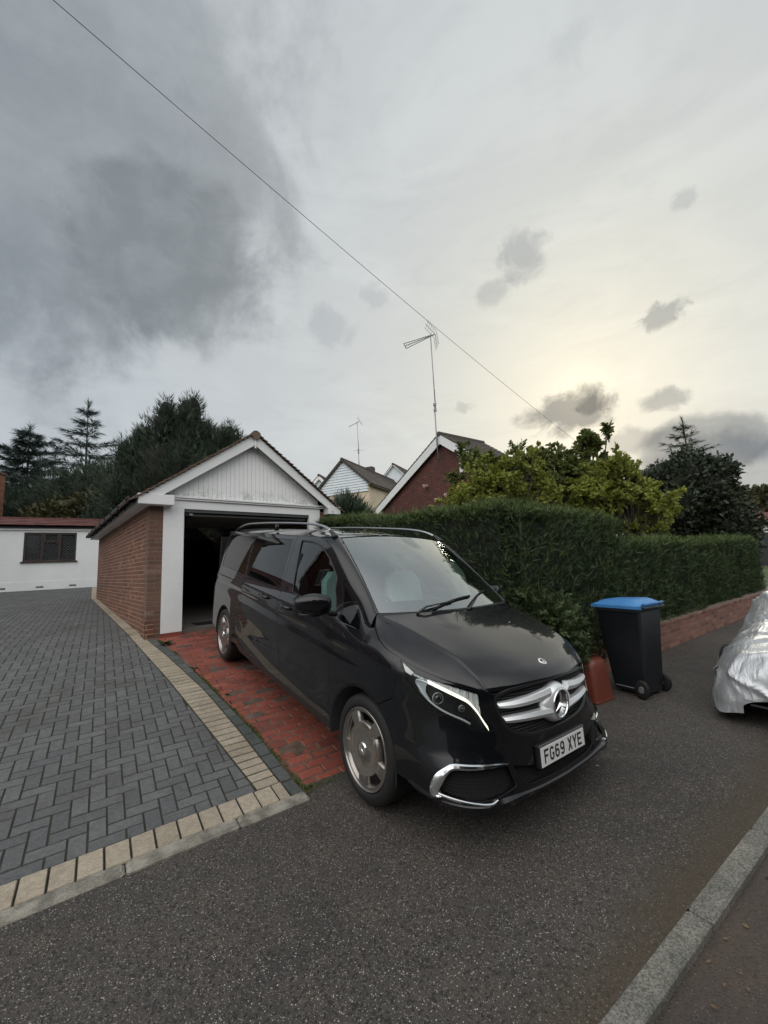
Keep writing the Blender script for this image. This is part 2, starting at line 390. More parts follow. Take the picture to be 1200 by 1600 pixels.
def m_glass(tint, ior=1.5, boost=1.):
    def f(t):
        tr = t.n('ShaderNodeBsdfTransparent', {0: (*tint, 1)}); gl = t.n('ShaderNodeBsdfGlossy', {0: (.95, 1, 1, 1), 'Roughness': .01})
        fr = t.n('ShaderNodeFresnel', {'IOR': ior}).outputs[0]
        fac = t.math('ADD', fr, boost, clamp=True)
        return t.n('ShaderNodeMixShader', {0: fac, 1: tr.outputs[0], 2: gl.outputs[0]}).outputs[0]
    return f
WGLASS = material('windscreen_glass', m_glass((.84, .95, .92), 1.55, .29))
SGLASS = material('door_glass', m_glass((.55, .72, .70), 1.45, .04))
LGLASS = material('lamp_lens', m_glass((.92, .95, .96), 1.45, .0))
HGLASS = material('house_glass', lambda t: bsdf(t, color=(.02, .024, .026), rough=.04, spec=.8))
DRLM = plain('lamp_strip', (.90, .90, .84), .25)
DRLON = plain('daytime_strip_lit', (.9, .9, .84), .25, emit=(1., .97, .82), estr=.45)
LAMPSILV = worn('lamp_reflector', (.78, .80, .81), (.92, .93, .93), 40., .3, .3, .002, metal=.1)

def m_leaf(stops, scale=1.2, trans=.25, rough=.55, var=.5):
    def f(t):
        p = wpos(t); n = t.noise(p, scale, 4, .6); n2 = t.noise(p, scale * 5, 3, .6); r = rnd(t)
        fct = t.math('ADD', t.math('MULTIPLY', t.math('ADD', t.math('MULTIPLY', n, .65), t.math('MULTIPLY', n2, .35)), 1 - var), t.math('MULTIPLY', r, var))
        c = t.ramp(fct, stops)
        a = bsdf(t, color=c, rough=rough, spec=.3)
        if trans == 0: return a
        tl = t.n('ShaderNodeBsdfTranslucent', {0: c})
        return t.n('ShaderNodeMixShader', {0: trans, 1: a, 2: tl.outputs[0]}).outputs[0]
    return f
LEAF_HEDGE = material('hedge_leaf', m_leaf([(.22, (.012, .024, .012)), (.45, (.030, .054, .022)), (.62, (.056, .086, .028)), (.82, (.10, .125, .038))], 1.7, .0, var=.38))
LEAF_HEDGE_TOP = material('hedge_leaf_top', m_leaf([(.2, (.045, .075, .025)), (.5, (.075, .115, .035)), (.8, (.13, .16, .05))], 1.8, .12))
LEAF_CYP = material('cypress_leaf', m_leaf([(.2, (.014, .026, .018)), (.5, (.032, .055, .034)), (.8, (.066, .096, .055))], .9, .0))
LEAF_BLUE = material('cedar_leaf', m_leaf([(.2, (.026, .042, .042)), (.5, (.045, .07, .065)), (.85, (.08, .11, .10))], .8, .0))
LEAF_DARK = material('dark_tree_leaf', m_leaf([(.2, (.018, .028, .017)), (.5, (.036, .050, .028)), (.85, (.07, .09, .06))], .9, .0))
LEAF_OLIVE = material('olive_tree_leaf', m_leaf([(.2, (.04, .042, .018)), (.5, (.07, .07, .03)), (.85, (.11, .11, .045))], .8, .0))
LEAF_LIME = material('lime_leaf', m_leaf([(.15, (.10, .125, .025)), (.5, (.22, .25, .045)), (.85, (.40, .42, .09))], 1.8, .35))
LEAF_MID = material('mid_green_leaf', m_leaf([(.15, (.06, .085, .025)), (.5, (.12, .15, .04)), (.85, (.21, .24, .07))], 1.4, .35))
LEAF_SHRUB = material('privet_leaf', m_leaf([(.2, (.03, .05, .02)), (.5, (.06, .09, .035)), (.85, (.12, .16, .07))], 3., .25))
BARK = worn('bark', (.05, .04, .032), (.11, .09, .075), 9., .9, .8, .01)
BARKGREY = worn('grey_bark', (.13, .13, .125), (.22, .22, .21), 9., .9, .5, .01)
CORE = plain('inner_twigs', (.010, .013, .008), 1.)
GRASS = worn('grass_green', (.05, .07, .025), (.08, .10, .035), 2., .9, .8, .02)
BIN = worn('bin_plastic', (.009, .011, .014), (.015, .018, .022), 2., .42, .1, .001)
BINLID = worn('bin_lid_blue', (.05, .19, .45), (.07, .24, .52), 3., .38, .1, .001)
CADDY = worn('brown_plastic', (.13, .034, .021), (.18, .048, .030), 3., .45, .1, .001)
GALV = worn('galvanised', (.22, .23, .24), (.34, .35, .36), 8., .5, .1, .001, metal=.6)
def m_cover(t):
    p = obco(t); n = t.noise(p, 5, 6, .6); n2 = t.noise(p, 60, 4, .7)
    q = t.n('ShaderNodeMapping', {0: p, 'Scale': (1., 2.2, .7), 'Rotation': (R(20), R(35), 0)}).outputs[0]
    h = t.math('ADD', t.math('MULTIPLY', t.noise(q, 5, 3, .5, 1.2), .6), t.math('MULTIPLY', n2, .03))
    return bsdf(t, color=t.mix(n, (.46, .48, .50, 1), (.62, .64, .66, 1)), rough=.36, metal=.6, normal=bump(t, h, .55, .035))
COVERM = material('silver_cover', m_cover)
BROWNFR = plain('dark_brown_upvc', (.035, .022, .018), .4)
LEAD = plain('lead_strip', (.16, .17, .17), .5, .5)
CABLE = plain('cable_black', (.02, .02, .02), .6)
PLATEW = plain('plate_white', (.72, .73, .72), .35)
BLUEDK = plain('plate_black_ink', (.01, .01, .01), .5)
SLATS = worn('clapboard_white', (.60, .66, .70), (.70, .75, .78), 1.5, .6)
FLOORC = worn('garage_floor_concrete', (.10, .09, .08), (.17, .155, .14), 1.5, .9)

# ------------------------------------------------------------------ site frame: t along the front edge of the drive, s away from the road
B0 = Vector((-.64, 3.117, 0)); TA = R(35.75)
TV = Vector((math.cos(TA), math.sin(TA), 0)); NV = Vector((-math.sin(TA), math.cos(TA), 0))
def P(t, s, z=0.): return B0 + TV * t + NV * s + Vector((0, 0, z))
def gz(s): return 0. if s < .15 else (.13 * (s - .15) if s < 5.2 else .6565 + .05 * (s - 5.2))
SITE = Matrix.Translation(B0) @ Matrix.Rotation(TA, 4, 'Z')
# ================================================================== GROUND
def sheet(name, polys, mat, dz=0., zf=None, sub=None):
    mb = MB()
    for poly in polys: mb.add([P(t, s, (gz(s) if zf is None else zf) + dz) for t, s in poly], [tuple(range(len(poly)))])
    return tag(mb.build(name, mat), kind='structure')
# far ground sheet rising gently behind the plots
rows = []
for s in [-200, -40, -12, -6.4, -6.1, -4, -2.2, -1.2, 0.15, 1, 2, 3, 4, 5.05, 5.2, 9, 12.2, 12.6, 17.4, 25, 40, 80, 260]:
    z = (-.03 if s < -6.2 else -.13) if s < -1.1 else (-.02 if s <= .15 else gz(min(s, 40)) - .03)
    rows.append([P(t, s, (.55 if -1.1 < t < 3.4 and 5.0 < s < 12.3 else z)) for t in (-260, -60, -20, -8, -3, -1.6, -1.0, -.7, 0, 2.6, 2.9, 3.6, 8, 20, 60, 260)])
tag(MB().grid(rows).build('ground', GRASS), kind='structure')
# footway (tarmac), road, kerbs
NT_ = 60
rows = []
for f_ in (0., .25, .5, .75, 1.):
    rows.append([P(t, (1 - f_) * (-1.972 - .0314 * t) + f_ * -.02, .004 * noise.noise(Vector((t, f_ * 4, 3)))) for t in np.linspace(-12, 40, 130)])
tag(MB().grid(rows).build('footway', ASPHALT, smooth=True), kind='structure')
sheet('footway_margin', [[(-0.01, -.02), (2.75, -.02), (2.75, .14), (-.01, .14)], [(2.75, -.02), (40, -.02), (40, .4), (2.75, .4)]], ASPHALT, .0, zf=.001)
rows = []
for f_ in (0., .25, .5, .75, 1.):
    rows.append([P(t, (1 - f_) * -6.2 + f_ * (-2.06 - .0314 * t), -.036 + .008 * noise.noise(Vector((t, f_ * 4, 0)))) for t in np.linspace(-14, 60, 60)])
tag(MB().grid(rows).build('road', ROAD, smooth=True), kind='structure')
sheet('far_footway', [[(-14, -8.6), (60, -8.6), (60, -6.33), (-14, -6.33)]], ASPHALT, 0, zf=.02)

def kerbrun(name, s0, s1, t0, t1, L, z0, z1, mat, label_kind='structure', gap=.006, jit=.004):
    mb = MB(); t = t0
    while t < t1:
        j = random.uniform(-jit, jit); jz = random.uniform(-jit, jit) * .6
        mb.bev(t + gap / 2, min(t + L, t1) - gap / 2, s0 + j, s1 + j, z0, z1 + jz, .009); t += L
    o = mb.xf(SITE).build(name, mat); return tag(o, kind='structure')
kb = [bpy.data.objects.get('x')]
for a_ in ((.12, 30, .004), (-12, .12, -.004)):
    mb = MB(); t = a_[0]
    while t < a_[1]:
        e = min(t + .915, a_[1]); mb.bev(t + .006, e - .006, -2.095 + random.uniform(-.004, .004), -1.995 + random.uniform(-.004, .004), -.25, a_[2] + random.uniform(-.003, .003), .010); t += .915
    k_ = mb.xf(SITE @ Matrix.Translation((0, .032, 0)) @ Matrix.Rotation(R(-1.8), 4, 'Z')).build('kerb', KERBC); tag(k_, kind='structure')
kerbrun('kerb', -6.34, -6.2, -14, 60, .915, -.25, .02, KERBC)
# the flush edging strip along the front of the paved drive
mb = MB(); t = -8.0
while t < -.02:
    L = min(random.choice((.72, .62, .5)), -.01 - t)
    mb.bev(t + .003, t + L - .003, -.055 + random.uniform(-.003, .003), .058, -.1, .022 + random.uniform(-.003, .003), .014); t += L
tag(mb.xf(SITE).build('edging_kerb', KERBL), kind='structure')

INNER = [(-.29, .28), (-.40, 1.33), (-.57, 2.88), (-.86, 5.07), (-1.50, 12.42), (-1.55, 17.4)]
OUTER = [(-.10, .06), (-.16, 1.14), (-.25, 2.27), (-.46, 3.75), (-.66, 4.94), (-.70, 5.2)]
GREYR = [(-.0, .03), (-.04, .98), (-.13, 1.9), (-.32, 3.67), (-.52, 4.78)]
def tat(line, s):
    for (a, sa), (b, sb) in zip(line, line[1:]):
        if s <= sb or (b, sb) == line[-1]: return a + (b - a) * (s - sa) / (sb - sa)
def blocks(mb, t0, t1, s0, s1, g=.0034, h=.0, b=.0035, dep=.010, jz=.0015, ang=0., quad=None):
    """one paving block: top face with four bevelled sides, following the slope"""
    c = quad or [(t0 + g, s0 + g), (t1 - g, s0 + g), (t1 - g, s1 - g), (t0 + g, s1 - g)]
    cx = sum(q[0] for q in c) / 4; cs = sum(q[1] for q in c) / 4
    j = random.uniform(-jz, jz); tx = random.uniform(-.006, .006); ty = random.uniform(-.006, .006)
    vs = []
    for q in c: vs.append((q[0], q[1], gz(q[1]) + h - dep + j))
    for q in c:
        lx = max(abs(q[0] - cx), .01); ls = max(abs(q[1] - cs), .01)
        a = cx + (q[0] - cx) * (1 - b / lx); d = cs + (q[1] - cs) * (1 - b / ls)
        vs.append((a, d, gz(d) + h + j + (a - cx) * tx + (d - cs) * ty))
    mb.add(vs, [(4, 5, 6, 7), (0, 1, 5, 4), (1, 2, 6, 5), (2, 3, 7, 6), (3, 0, 4, 7)])
# grey herringbone pavers
mb = MB(); W = .1; s_start = .275
for i in range(-90, 6):
    for k in range(0, 176):
        d = (i - k) % 4; t0 = -.1 + i * W; s0 = s_start + k * W
        if s0 > 17.35: continue
        if d == 0: t1, s1 = t0 + 2 * W, s0 + W
        elif d == 3: t1, s1 = t0 + W, s0 + 2 * W
        else: continue
        lim = tat(INNER, (s0 + s1) / 2)
        if t0 > lim - .02 or (s0 < s_start - .01): continue
        la, lb = tat(INNER, max(s0, .28)), tat(INNER, s1)
        g = .0034
        q = [(t0 + g, s0 + g), (min(t1, la - .002) - g, s0 + g), (min(t1, lb - .002) - g, s1 - g), (t0 + g, s1 - g)]
        blocks(mb, 0, 0, 0, 0, quad=q, h=.004)
    # half blocks closing the front edge
    if (i - 0) % 4 == 2 and -.1 + i * W < -.33: blocks(mb, -.1 + i * W, -.1 + (i + 1) * W, s_start, s_start + W, h=.004)
tag(mb.xf(SITE).build('drive_pavers', PAVER), kind='structure')
def strip_blocks(l0, l1, s0, s1, step, g=.0055, **k):
    mb = MB(); s = s0
    while s < s1:
        e = min(s + step, s1)
        sk = 0.0
        q = [(tat(l0, s) + g, s + g), (tat(l1, s) - g, s + g), (tat(l1, e) - g, e - g), (tat(l0, e) + g, e - g)]
        blocks(mb, 0, 0, 0, 0, quad=q, **k); s = e
    return mb
mb = strip_blocks(INNER, OUTER, .28, 4.75, .102, h=.005)
# beside the garage wall the band runs on, worn flat and yellowed
GW = [(-.66, 4.75), (-1.335, 12.1), (-1.345, 17.3)]
mb2 = strip_blocks(INNER, GW, 4.75, 17.3, .205, h=.004)
mb.v += []; base = len(mb.v); mb.add(mb2.v, mb2.f)
t = -8.0
while t < -.125:      # header course along the front
    e = min(t + .128 * random.uniform(.97, 1.03), -.11); blocks(mb, t, e, .062, .272, g=.005, h=.012); t = e
tag(mb.xf(SITE).build('tan_border_setts', TAN), kind='structure')
tag(strip_blocks(OUTER, GREYR, .065, 4.78, .205, h=.003).xf(SITE).build('grey_edging_setts', STRIPSET), kind='structure')
# red block drive in front of the garage
mb = MB(); row = 0; s = .11
while s < 4.98:
    h_ = .105; t = -.7 - (row % 2) * .105
    while t < 2.7:
        l = .21; lim = tat(GREYR, max(.03, s + .05)) + .012
        lim2 = -.53 if s > 4.75 else lim
        if t + l > lim2 + .03:
            a = max(t, lim2 + .004)
            j = random.uniform(-.004, .004)
            if random.random() > .012: blocks(mb, a, t + l, s + j, s + h_ + j, g=.004, h=.0, jz=.004, b=.008)
        t += l
    s += h_; row += 1
tag(mb.xf(SITE).build('red_drive_blocks', REDBLOCK), kind='structure')
def rampsheet(name, t0, t1, ss, mat, dz):
    return tag(MB().grid([[P(t, s, gz(s) + dz) for t in np.linspace(t0, t1, 8)] for s in ss]).build(name, mat), kind='structure')
def rgt(s): return tat(GREYR, s) - .004 if s < 4.78 else (-.53 if s < 4.9 else tat([(-.66, 4.75), (-1.335, 12.1), (-1.345, 17.3)], s) - .0)
tag(MB().grid([[P(-9 + (rgt(s) + 9) * f, s, gz(s) + .0006) for f in np.linspace(0, 1, 8)] for s in (.03, .15, .6, 1, 1.5, 2, 2.5, 3, 3.7, 4.2, 4.78, 4.9, 5.2, 9, 13, 17.4)]).build('drive_bedding', JOINT), kind='structure')
rampsheet('red_drive_bedding', -.04, 2.75, [.13, .16, 1, 2, 3, 4, 4.98], REDJOINT, -.0035)
rampsheet('red_drive_bedding', -.6, -.045, [3.2, 4, 4.98], REDJOINT, -.006)

# moss and weeds in the joints beside the red drive
def moss(name, lines, n, mat, h=.02, label='green moss in the joint beside the red drive'):
    V = []; F = []
    for _ in range(n):
        ln, s, w = lines()
        p = P(ln + random.gauss(0, w), s, gz(s)); a = random.uniform(0, 6.28); l = random.uniform(.4, 1.) * h
        d = Vector((math.cos(a), math.sin(a), random.uniform(.5, 1.6))).normalized() * l; c = d.cross(Vector((0, 0, 1))).normalized() * l * .22
        b = len(V); V += [p - c, p + c, p + d]; F.append((b, b + 1, b + 2))
    return fast_obj(name, np.array([tuple(v) for v in V]), np.array(F), mat)
MOSSM = material('moss', m_leaf([(.1, (.04, .05, .012)), (.6, (.09, .11, .02)), (1., (.14, .15, .04))], 6., .2))
spots = [(random.uniform(.05, 4.7), random.uniform(.03, .12)) for _ in range(9)] + [(.12, .12), (.35, .2), (1.2, .3), (1.6, .2), (2.3, .15)]
def mossline():
    s0, w = random.choice(spots); s = min(4.7, max(.03, random.gauss(s0, w))); return tat(GREYR, s) + .01, s, .012
tag(moss('moss', mossline, 3600, MOSSM, .018), 'low green moss along the left edge of the red block drive', 'moss', kind='stuff')
def mosf():
    return abs(random.gauss(0, .28)), random.gauss(.085, .02), .01
tag(moss('moss', mosf, 700, MOSSM, .014), 'green moss where the red blocks meet the tarmac', 'moss', kind='stuff')
def weed(name, t, s, n, size, label):
    V = []; F = []; o = P(t, s, gz(s))
    for i in range(n):
        a = random.uniform(0, 6.28); up = random.uniform(.15, 1.0); l = size * random.uniform(.5, 1.)
        d = Vector((math.cos(a), math.sin(a), up)).normalized(); x = d.cross(Vector((0, 0, 1))).normalized() * l * .13
        st = o + d * l * .15; b = len(V)
        V += [st, st + d * l * .5 + x, st + d * l + Vector((0, 0, -.2 * l)), st + d * l * .5 - x]; F.append((b, b + 1, b + 2, b + 3))
    return tag(fast_obj(name, np.array([tuple(v) for v in V]), np.array(F), LEAF_SHRUB), label, 'weed')
weed('weed', -.42, 4.35, 46, .13, 'small leafy green weed rooted at the top of the red drive near the garage pier')
weed('weed', -.22, 3.05, 26, .07, 'small tuft of weed in the joint halfway down the red drive edge')
weed('weed', .03, .10, 22, .05, 'tiny weed tuft at the bottom corner of the red drive by the kerb end')
# small litter
def leaf(t, s, z, size, rot, label, mat):
    mb = MB(); pts = [(0, -.5), (.22, -.3), (.30, 0), (.18, .3), (0, .55), (-.2, .28), (-.32, -.05), (-.2, -.32)]
    vs = [(0, 0, .10)] + [(x, y, .02 + .28 * abs(x)) for x, y in pts]
    mb.add(vs, [(0, i, i % 8 + 1) for i in range(1, 9)]); mb.add([(0, -.5, .03), (.03, -.9, .1), (-.02, -.5, .03)], [(0, 1, 2)])
    mb.xf(Matrix.Translation(P(t, s, z)) @ Matrix.Rotation(rot, 4, 'Z') @ Matrix.Scale(size, 4))
    return tag(mb.build('fallen_leaf', mat), label, 'leaf')
LEAFB = worn('dry_leaf', (.22, .14, .07), (.34, .24, .13), 30., .8)
leaf(1.02, -2.36, -.028, .03, 1., 'dry brown fallen leaf lying on the road nearest the bottom edge', LEAFB)
leaf(1.78, -2.28, -.028, .022, 2.3, 'pale curled leaf on the road beside the kerb, farther up of two pale ones', LEAFB)
leaf(1.66, -2.30, -.028, .02, .4, 'pale curled leaf on the road beside the kerb, nearer of two pale ones', LEAFB)
leaf(1.92, -1.12, .006, .028, 1.4, 'small white scrap of leaf on the tarmac right of the van nose', plain('pale_scrap', (.5, .48, .44), .8))

# ================================================================== FOLIAGE TOOLS
CONIF = np.array([[(-.07, 0, 0), (.07, 0, 0), (0, 1, -.10)], [(.0, .12, 0), (.09, .22, 0), (.36, .66, -.06)], [(.0, .12, 0), (-.09, .22, 0), (-.36, .66, -.06)],
                  [(.0, .42, 0), (.07, .52, 0), (.24, .88, -.08)], [(0, .42, 0), (-.07, .52, 0), (-.24, .88, -.08)]]).reshape(-1, 3)
CONIF_F = np.arange(15).reshape(5, 3)
def leafpair(n=5, fold=.18, aspect=.42, seed=1):
    r = np.random.default_rng(seed); V = []; F = []
    for i in range(n):
        y = .15 + .8 * i / n; sd = 1 if i % 2 else -1; a = r.uniform(.5, 1.1) * sd if i < n - 1 else 0
        d = np.array([math.sin(a), math.cos(a), r.uniform(-.25, .3)]); L = r.uniform(.38, .5); c = np.array([math.cos(a), -math.sin(a), 0]) * L * aspect
        o = np.array([0, y, 0]); b = len(V); m = o + d * L * .5; up = np.array([0, 0, fold * L])
        V += [o, m + c + up, o + d * L, m - c + up]; F += [(b, b + 1, b + 2), (b, b + 2, b + 3)]
    return np.array(V), np.array(F)
BROAD, BROAD_F = leafpair(6, seed=3)
SMALLB, SMALLB_F = leafpair(8, aspect=.36, seed=5)
def scatter(name, Pp, D, size, tv, tf, mat, parent=None, jitter=.35):
    n = len(Pp); D = D + rng.normal(0, jitter, D.shape); D /= np.linalg.norm(D, axis=1, keepdims=True) + 1e-9
    r = rng.normal(0, 1, (n, 3)); X = np.cross(D, r); X /= np.linalg.norm(X, axis=1, keepdims=True) + 1e-9; Z = np.cross(X, D)
    Bm = np.stack([X, D, Z], 1)                        # n,3,3
    V = Pp[:, None, :] + np.einsum('kc,ncd->nkd', tv, Bm) * size[:, None, None]
    k = len(tv); F = tf[None] + (np.arange(n) * k)[:, None, None]
    return fast_obj(name, V.reshape(-1, 3), F.reshape(-1, 3), mat, parent)
def nz(V, sc, seed=0.): return np.array([noise.noise(Vector((v[0] * sc + seed, v[1] * sc, v[2] * sc))) for v in V])

def blob_points(blobs, n, shell=.35, seed=0):
    """points through the outer part of a union of ellipsoids, lumpy; returns points and outward directions"""
    w = np.array([b[1][0] * b[1][1] + b[1][1] * b[1][2] + b[1][0] * b[1][2] for b in blobs]); w = w / w.sum()
    idx = rng.choice(len(blobs), n, p=w)
    u = rng.normal(0, 1, (n, 3)); u /= np.linalg.norm(u, axis=1, keepdims=True)
    c = np.array([b[0] for b in blobs], float)[idx]; r = np.array([b[1] for b in blobs], float)[idx]
    rad = 1 - shell * rng.random(n) ** 1.6
    lump = 1 + .28 * nz(u * 1., 2.6, seed + 3.1) + .20 * nz(u, 6., seed)
    Pp = c + u * r * (rad * lump)[:, None]
    keep = np.ones(n, bool)
    for i, b in enumerate(blobs):
        q = (Pp - np.array(b[0])) / np.array(b[1]); inside = ((q ** 2).sum(1) < (.62) ** 2) & (idx != i); keep &= ~inside
    return Pp[keep], (u / r * r.max())[keep] / 1.
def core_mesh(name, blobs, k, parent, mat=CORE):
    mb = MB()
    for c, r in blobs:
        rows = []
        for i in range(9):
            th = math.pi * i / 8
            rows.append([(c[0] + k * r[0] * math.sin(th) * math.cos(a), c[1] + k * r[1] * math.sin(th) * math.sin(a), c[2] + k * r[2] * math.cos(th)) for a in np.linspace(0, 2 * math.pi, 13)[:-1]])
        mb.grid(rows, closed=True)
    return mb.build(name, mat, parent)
def trunk(parent, base, top, r0, r1, mat=BARK, bend=.15, name='trunk', n=8):
    b, t = Vector(base), Vector(top); pts = []
    for i in range(n + 1):
        f = i / n; p = b.lerp(t, f); p += Vector((noise.noise(Vector((f * 2, b.x, 1))), noise.noise(Vector((f * 2, b.y, 5))), 0)) * bend * math.sin(math.pi * min(1, f * 1.1)); pts.append(p)
    rs = [r0 + (r1 - r0) * (i / n) ** .8 for i in range(n + 1)]
    return MB().tube(pts, rs, 9).build(name, mat, parent, True), pts
def limbs(parent, pts, ends, r, mat=BARK, name='limb'):
    mb = MB()
    for i, e in enumerate(ends):
        st = pts[min(len(pts) - 1, int(len(pts) * random.uniform(.35, .95)))]; e = Vector(e); m = st.lerp(e, .5) + Vector((random.uniform(-.2, .2), random.uniform(-.2, .2), random.uniform(.0, .3)))
        mb.tube([st, st.lerp(m, .6), m, m.lerp(e, .55), e], [r, r * .75, r * .55, r * .35, r * .12], 6)
    return mb.build(name, mat, parent, True)

def local(root, blobs): # blobs given in world -> relative to the tree base
    o = root.location; return [((c[0] - o.x, c[1] - o.y, c[2] - o.z), r) for c, r in blobs]
def conifer_blob_tree(name, base, blobs, n, size, mat, label, cat='tree', tr=.25, up=.55, top=None, core=.72, shell=.4, limbmat=BARK):
    root = empty(name, base, 0, label, cat); bl = local(root, blobs)
    hi = max(bl, key=lambda b: b[0][2]); top = (hi[0][0], hi[0][1], hi[0][2] + hi[1][2] * .5)
    _, pts = trunk(root, (0, 0, 0), top, tr, .04, limbmat)
    Pp, D = blob_points(bl, n, shell, seed=base[0]); D = D / np.linalg.norm(D, axis=1, keepdims=True); D[:, 2] += up
    scatter('crown', Pp, D, size * rng.uniform(.6, 1.3, len(Pp)), CONIF, CONIF_F, mat, root)
    if core: core_mesh('inner_branches', bl, core, root)
    return root
def broad_tree(name, base, blobs, n, size, mat, label, cat='tree', tr=.12, tv=BROAD, tf=BROAD_F, core=0., shell=.75, limbmat=BARK, up=.3, nl=14, lr=.03):
    root = empty(name, base, 0, label, cat); bl = local(root, blobs)
    c = np.mean([b[0] for b in bl], axis=0)
    _, pts = trunk(root, (0, 0, 0), (c[0], c[1], c[2] + .3), tr, tr * .35, limbmat)
    ends = []
    for i in range(nl):
        b = bl[i % len(bl)]; u = rng.normal(0, 1, 3); u /= np.linalg.norm(u); u[2] = abs(u[2]); ends.append(tuple(np.array(b[0]) + u * np.array(b[1]) * .85))
    limbs(root, pts, ends, lr, limbmat)
    Pp, D = blob_points(bl, n, shell, seed=base[0] * 1.7); D = D / np.linalg.norm(D, axis=1, keepdims=True); D[:, 2] += up
    scatter('crown', Pp, D, size * rng.uniform(.6, 1.3, len(Pp)), tv, tf, mat, root, jitter=.6)
    if core: core_mesh('inner_branches', bl, core, root)
    return root

def branchy_tree(name, base, tips, n_leaf, size, mat, label, cat='tree', tr=.06, spread=.16, ntw=5, limbmat=BARK, group=None):
    """open crown: limbs reach to the tips, twigs leave them, leaves sit along the twigs. tips: (x, y, z, radius)"""
    root = empty(name, base, 0, label, cat); B = Vector(base); mb = MB(); Pp = []; D = []
    cx = sum(t[0] for t in tips) / len(tips) - B.x; cy = sum(t[1] for t in tips) / len(tips) - B.y; cz = min(t[2] - t[3] for t in tips) - B.z
    _, pts = trunk(root, (0, 0, 0), (cx * .6, cy * .6, max(.8, cz + .5)), tr, tr * .5, limbmat)
    tot = sum(t[3]**2 for t in tips)
    for (x, y, z, r) in tips:
        c = Vector((x, y, z)) - B; st = pts[random.randint(3, len(pts) - 1)]; m = st.lerp(c, .55) + Vector((0, 0, -.12 * (c - st).length))
        mb.tube([st, m, c], [tr * .45, tr * .28, tr * .14], 5, False)
        k = max(3, int(ntw * r / .4)); per = max(3, int(n_leaf * r * r / tot / k))
        for q in range(k):
            u = Vector(rng.normal(0, 1, 3)); u.z = u.z * .8 + .45; u.normalize(); L = r * random.uniform(.75, 1.25); s0 = c - u * r * .3; tip = c + u * L
            mb.tube([s0, s0.lerp(tip, .5) + Vector((0, 0, -.04 * L)), tip], [tr * .10, tr * .06, .002], 4, False)
            for j in range(per):
                f = random.random()**.75; p = s0.lerp(tip, f); w = spread * (1.15 - .75 * f)
                Pp.append((p.x + random.gauss(0, w * r), p.y + random.gauss(0, w * r), p.z + random.gauss(0, w * r))); D.append((u.x + random.gauss(0, .5), u.y + random.gauss(0, .5), u.z + random.gauss(.1, .5)))
    mb.build('limb', limbmat, root, True); Pp = np.array(Pp); D = np.array(D)
    scatter('crown', Pp, D, size * rng.uniform(.6, 1.3, len(Pp)), BROAD, BROAD_F, mat, root, .4); return root
def tipcloud(blobs, n, r0, r1, seed=0):
    """limb tips spread through a set of ellipsoids"""
    out = []; w = [b[1][0] * b[1][2] for b in blobs]; tw = sum(w)
    for b, ww in zip(blobs, w):
        for _ in range(max(2, int(n * ww / tw))):
            u = rng.normal(0, 1, 3); u /= np.linalg.norm(u); f = random.random()**.45; out.append((b[0][0] + u[0] * b[1][0] * f, b[0][1] + u[1] * b[1][1] * f, b[0][2] + u[2] * b[1][2] * f, random.uniform(r0, r1)))
    return out
def plumes(blobs, n, r, h):
    """upright feathery tufts standing out of a conifer's surface"""
    out = []
    for _ in range(n):
        b = random.choice(blobs); u = rng.normal(0, 1, 3); u /= np.linalg.norm(u); u[2] = abs(u[2]) if random.random() < .8 else u[2]; k = random.uniform(.6, 1.2)
        out.append(((b[0][0] + u[0] * b[1][0] * .93, b[0][1] + u[1] * b[1][1] * .93, b[0][2] + u[2] * b[1][2] * .93), (r * k, r * k, h * k)))
    return out
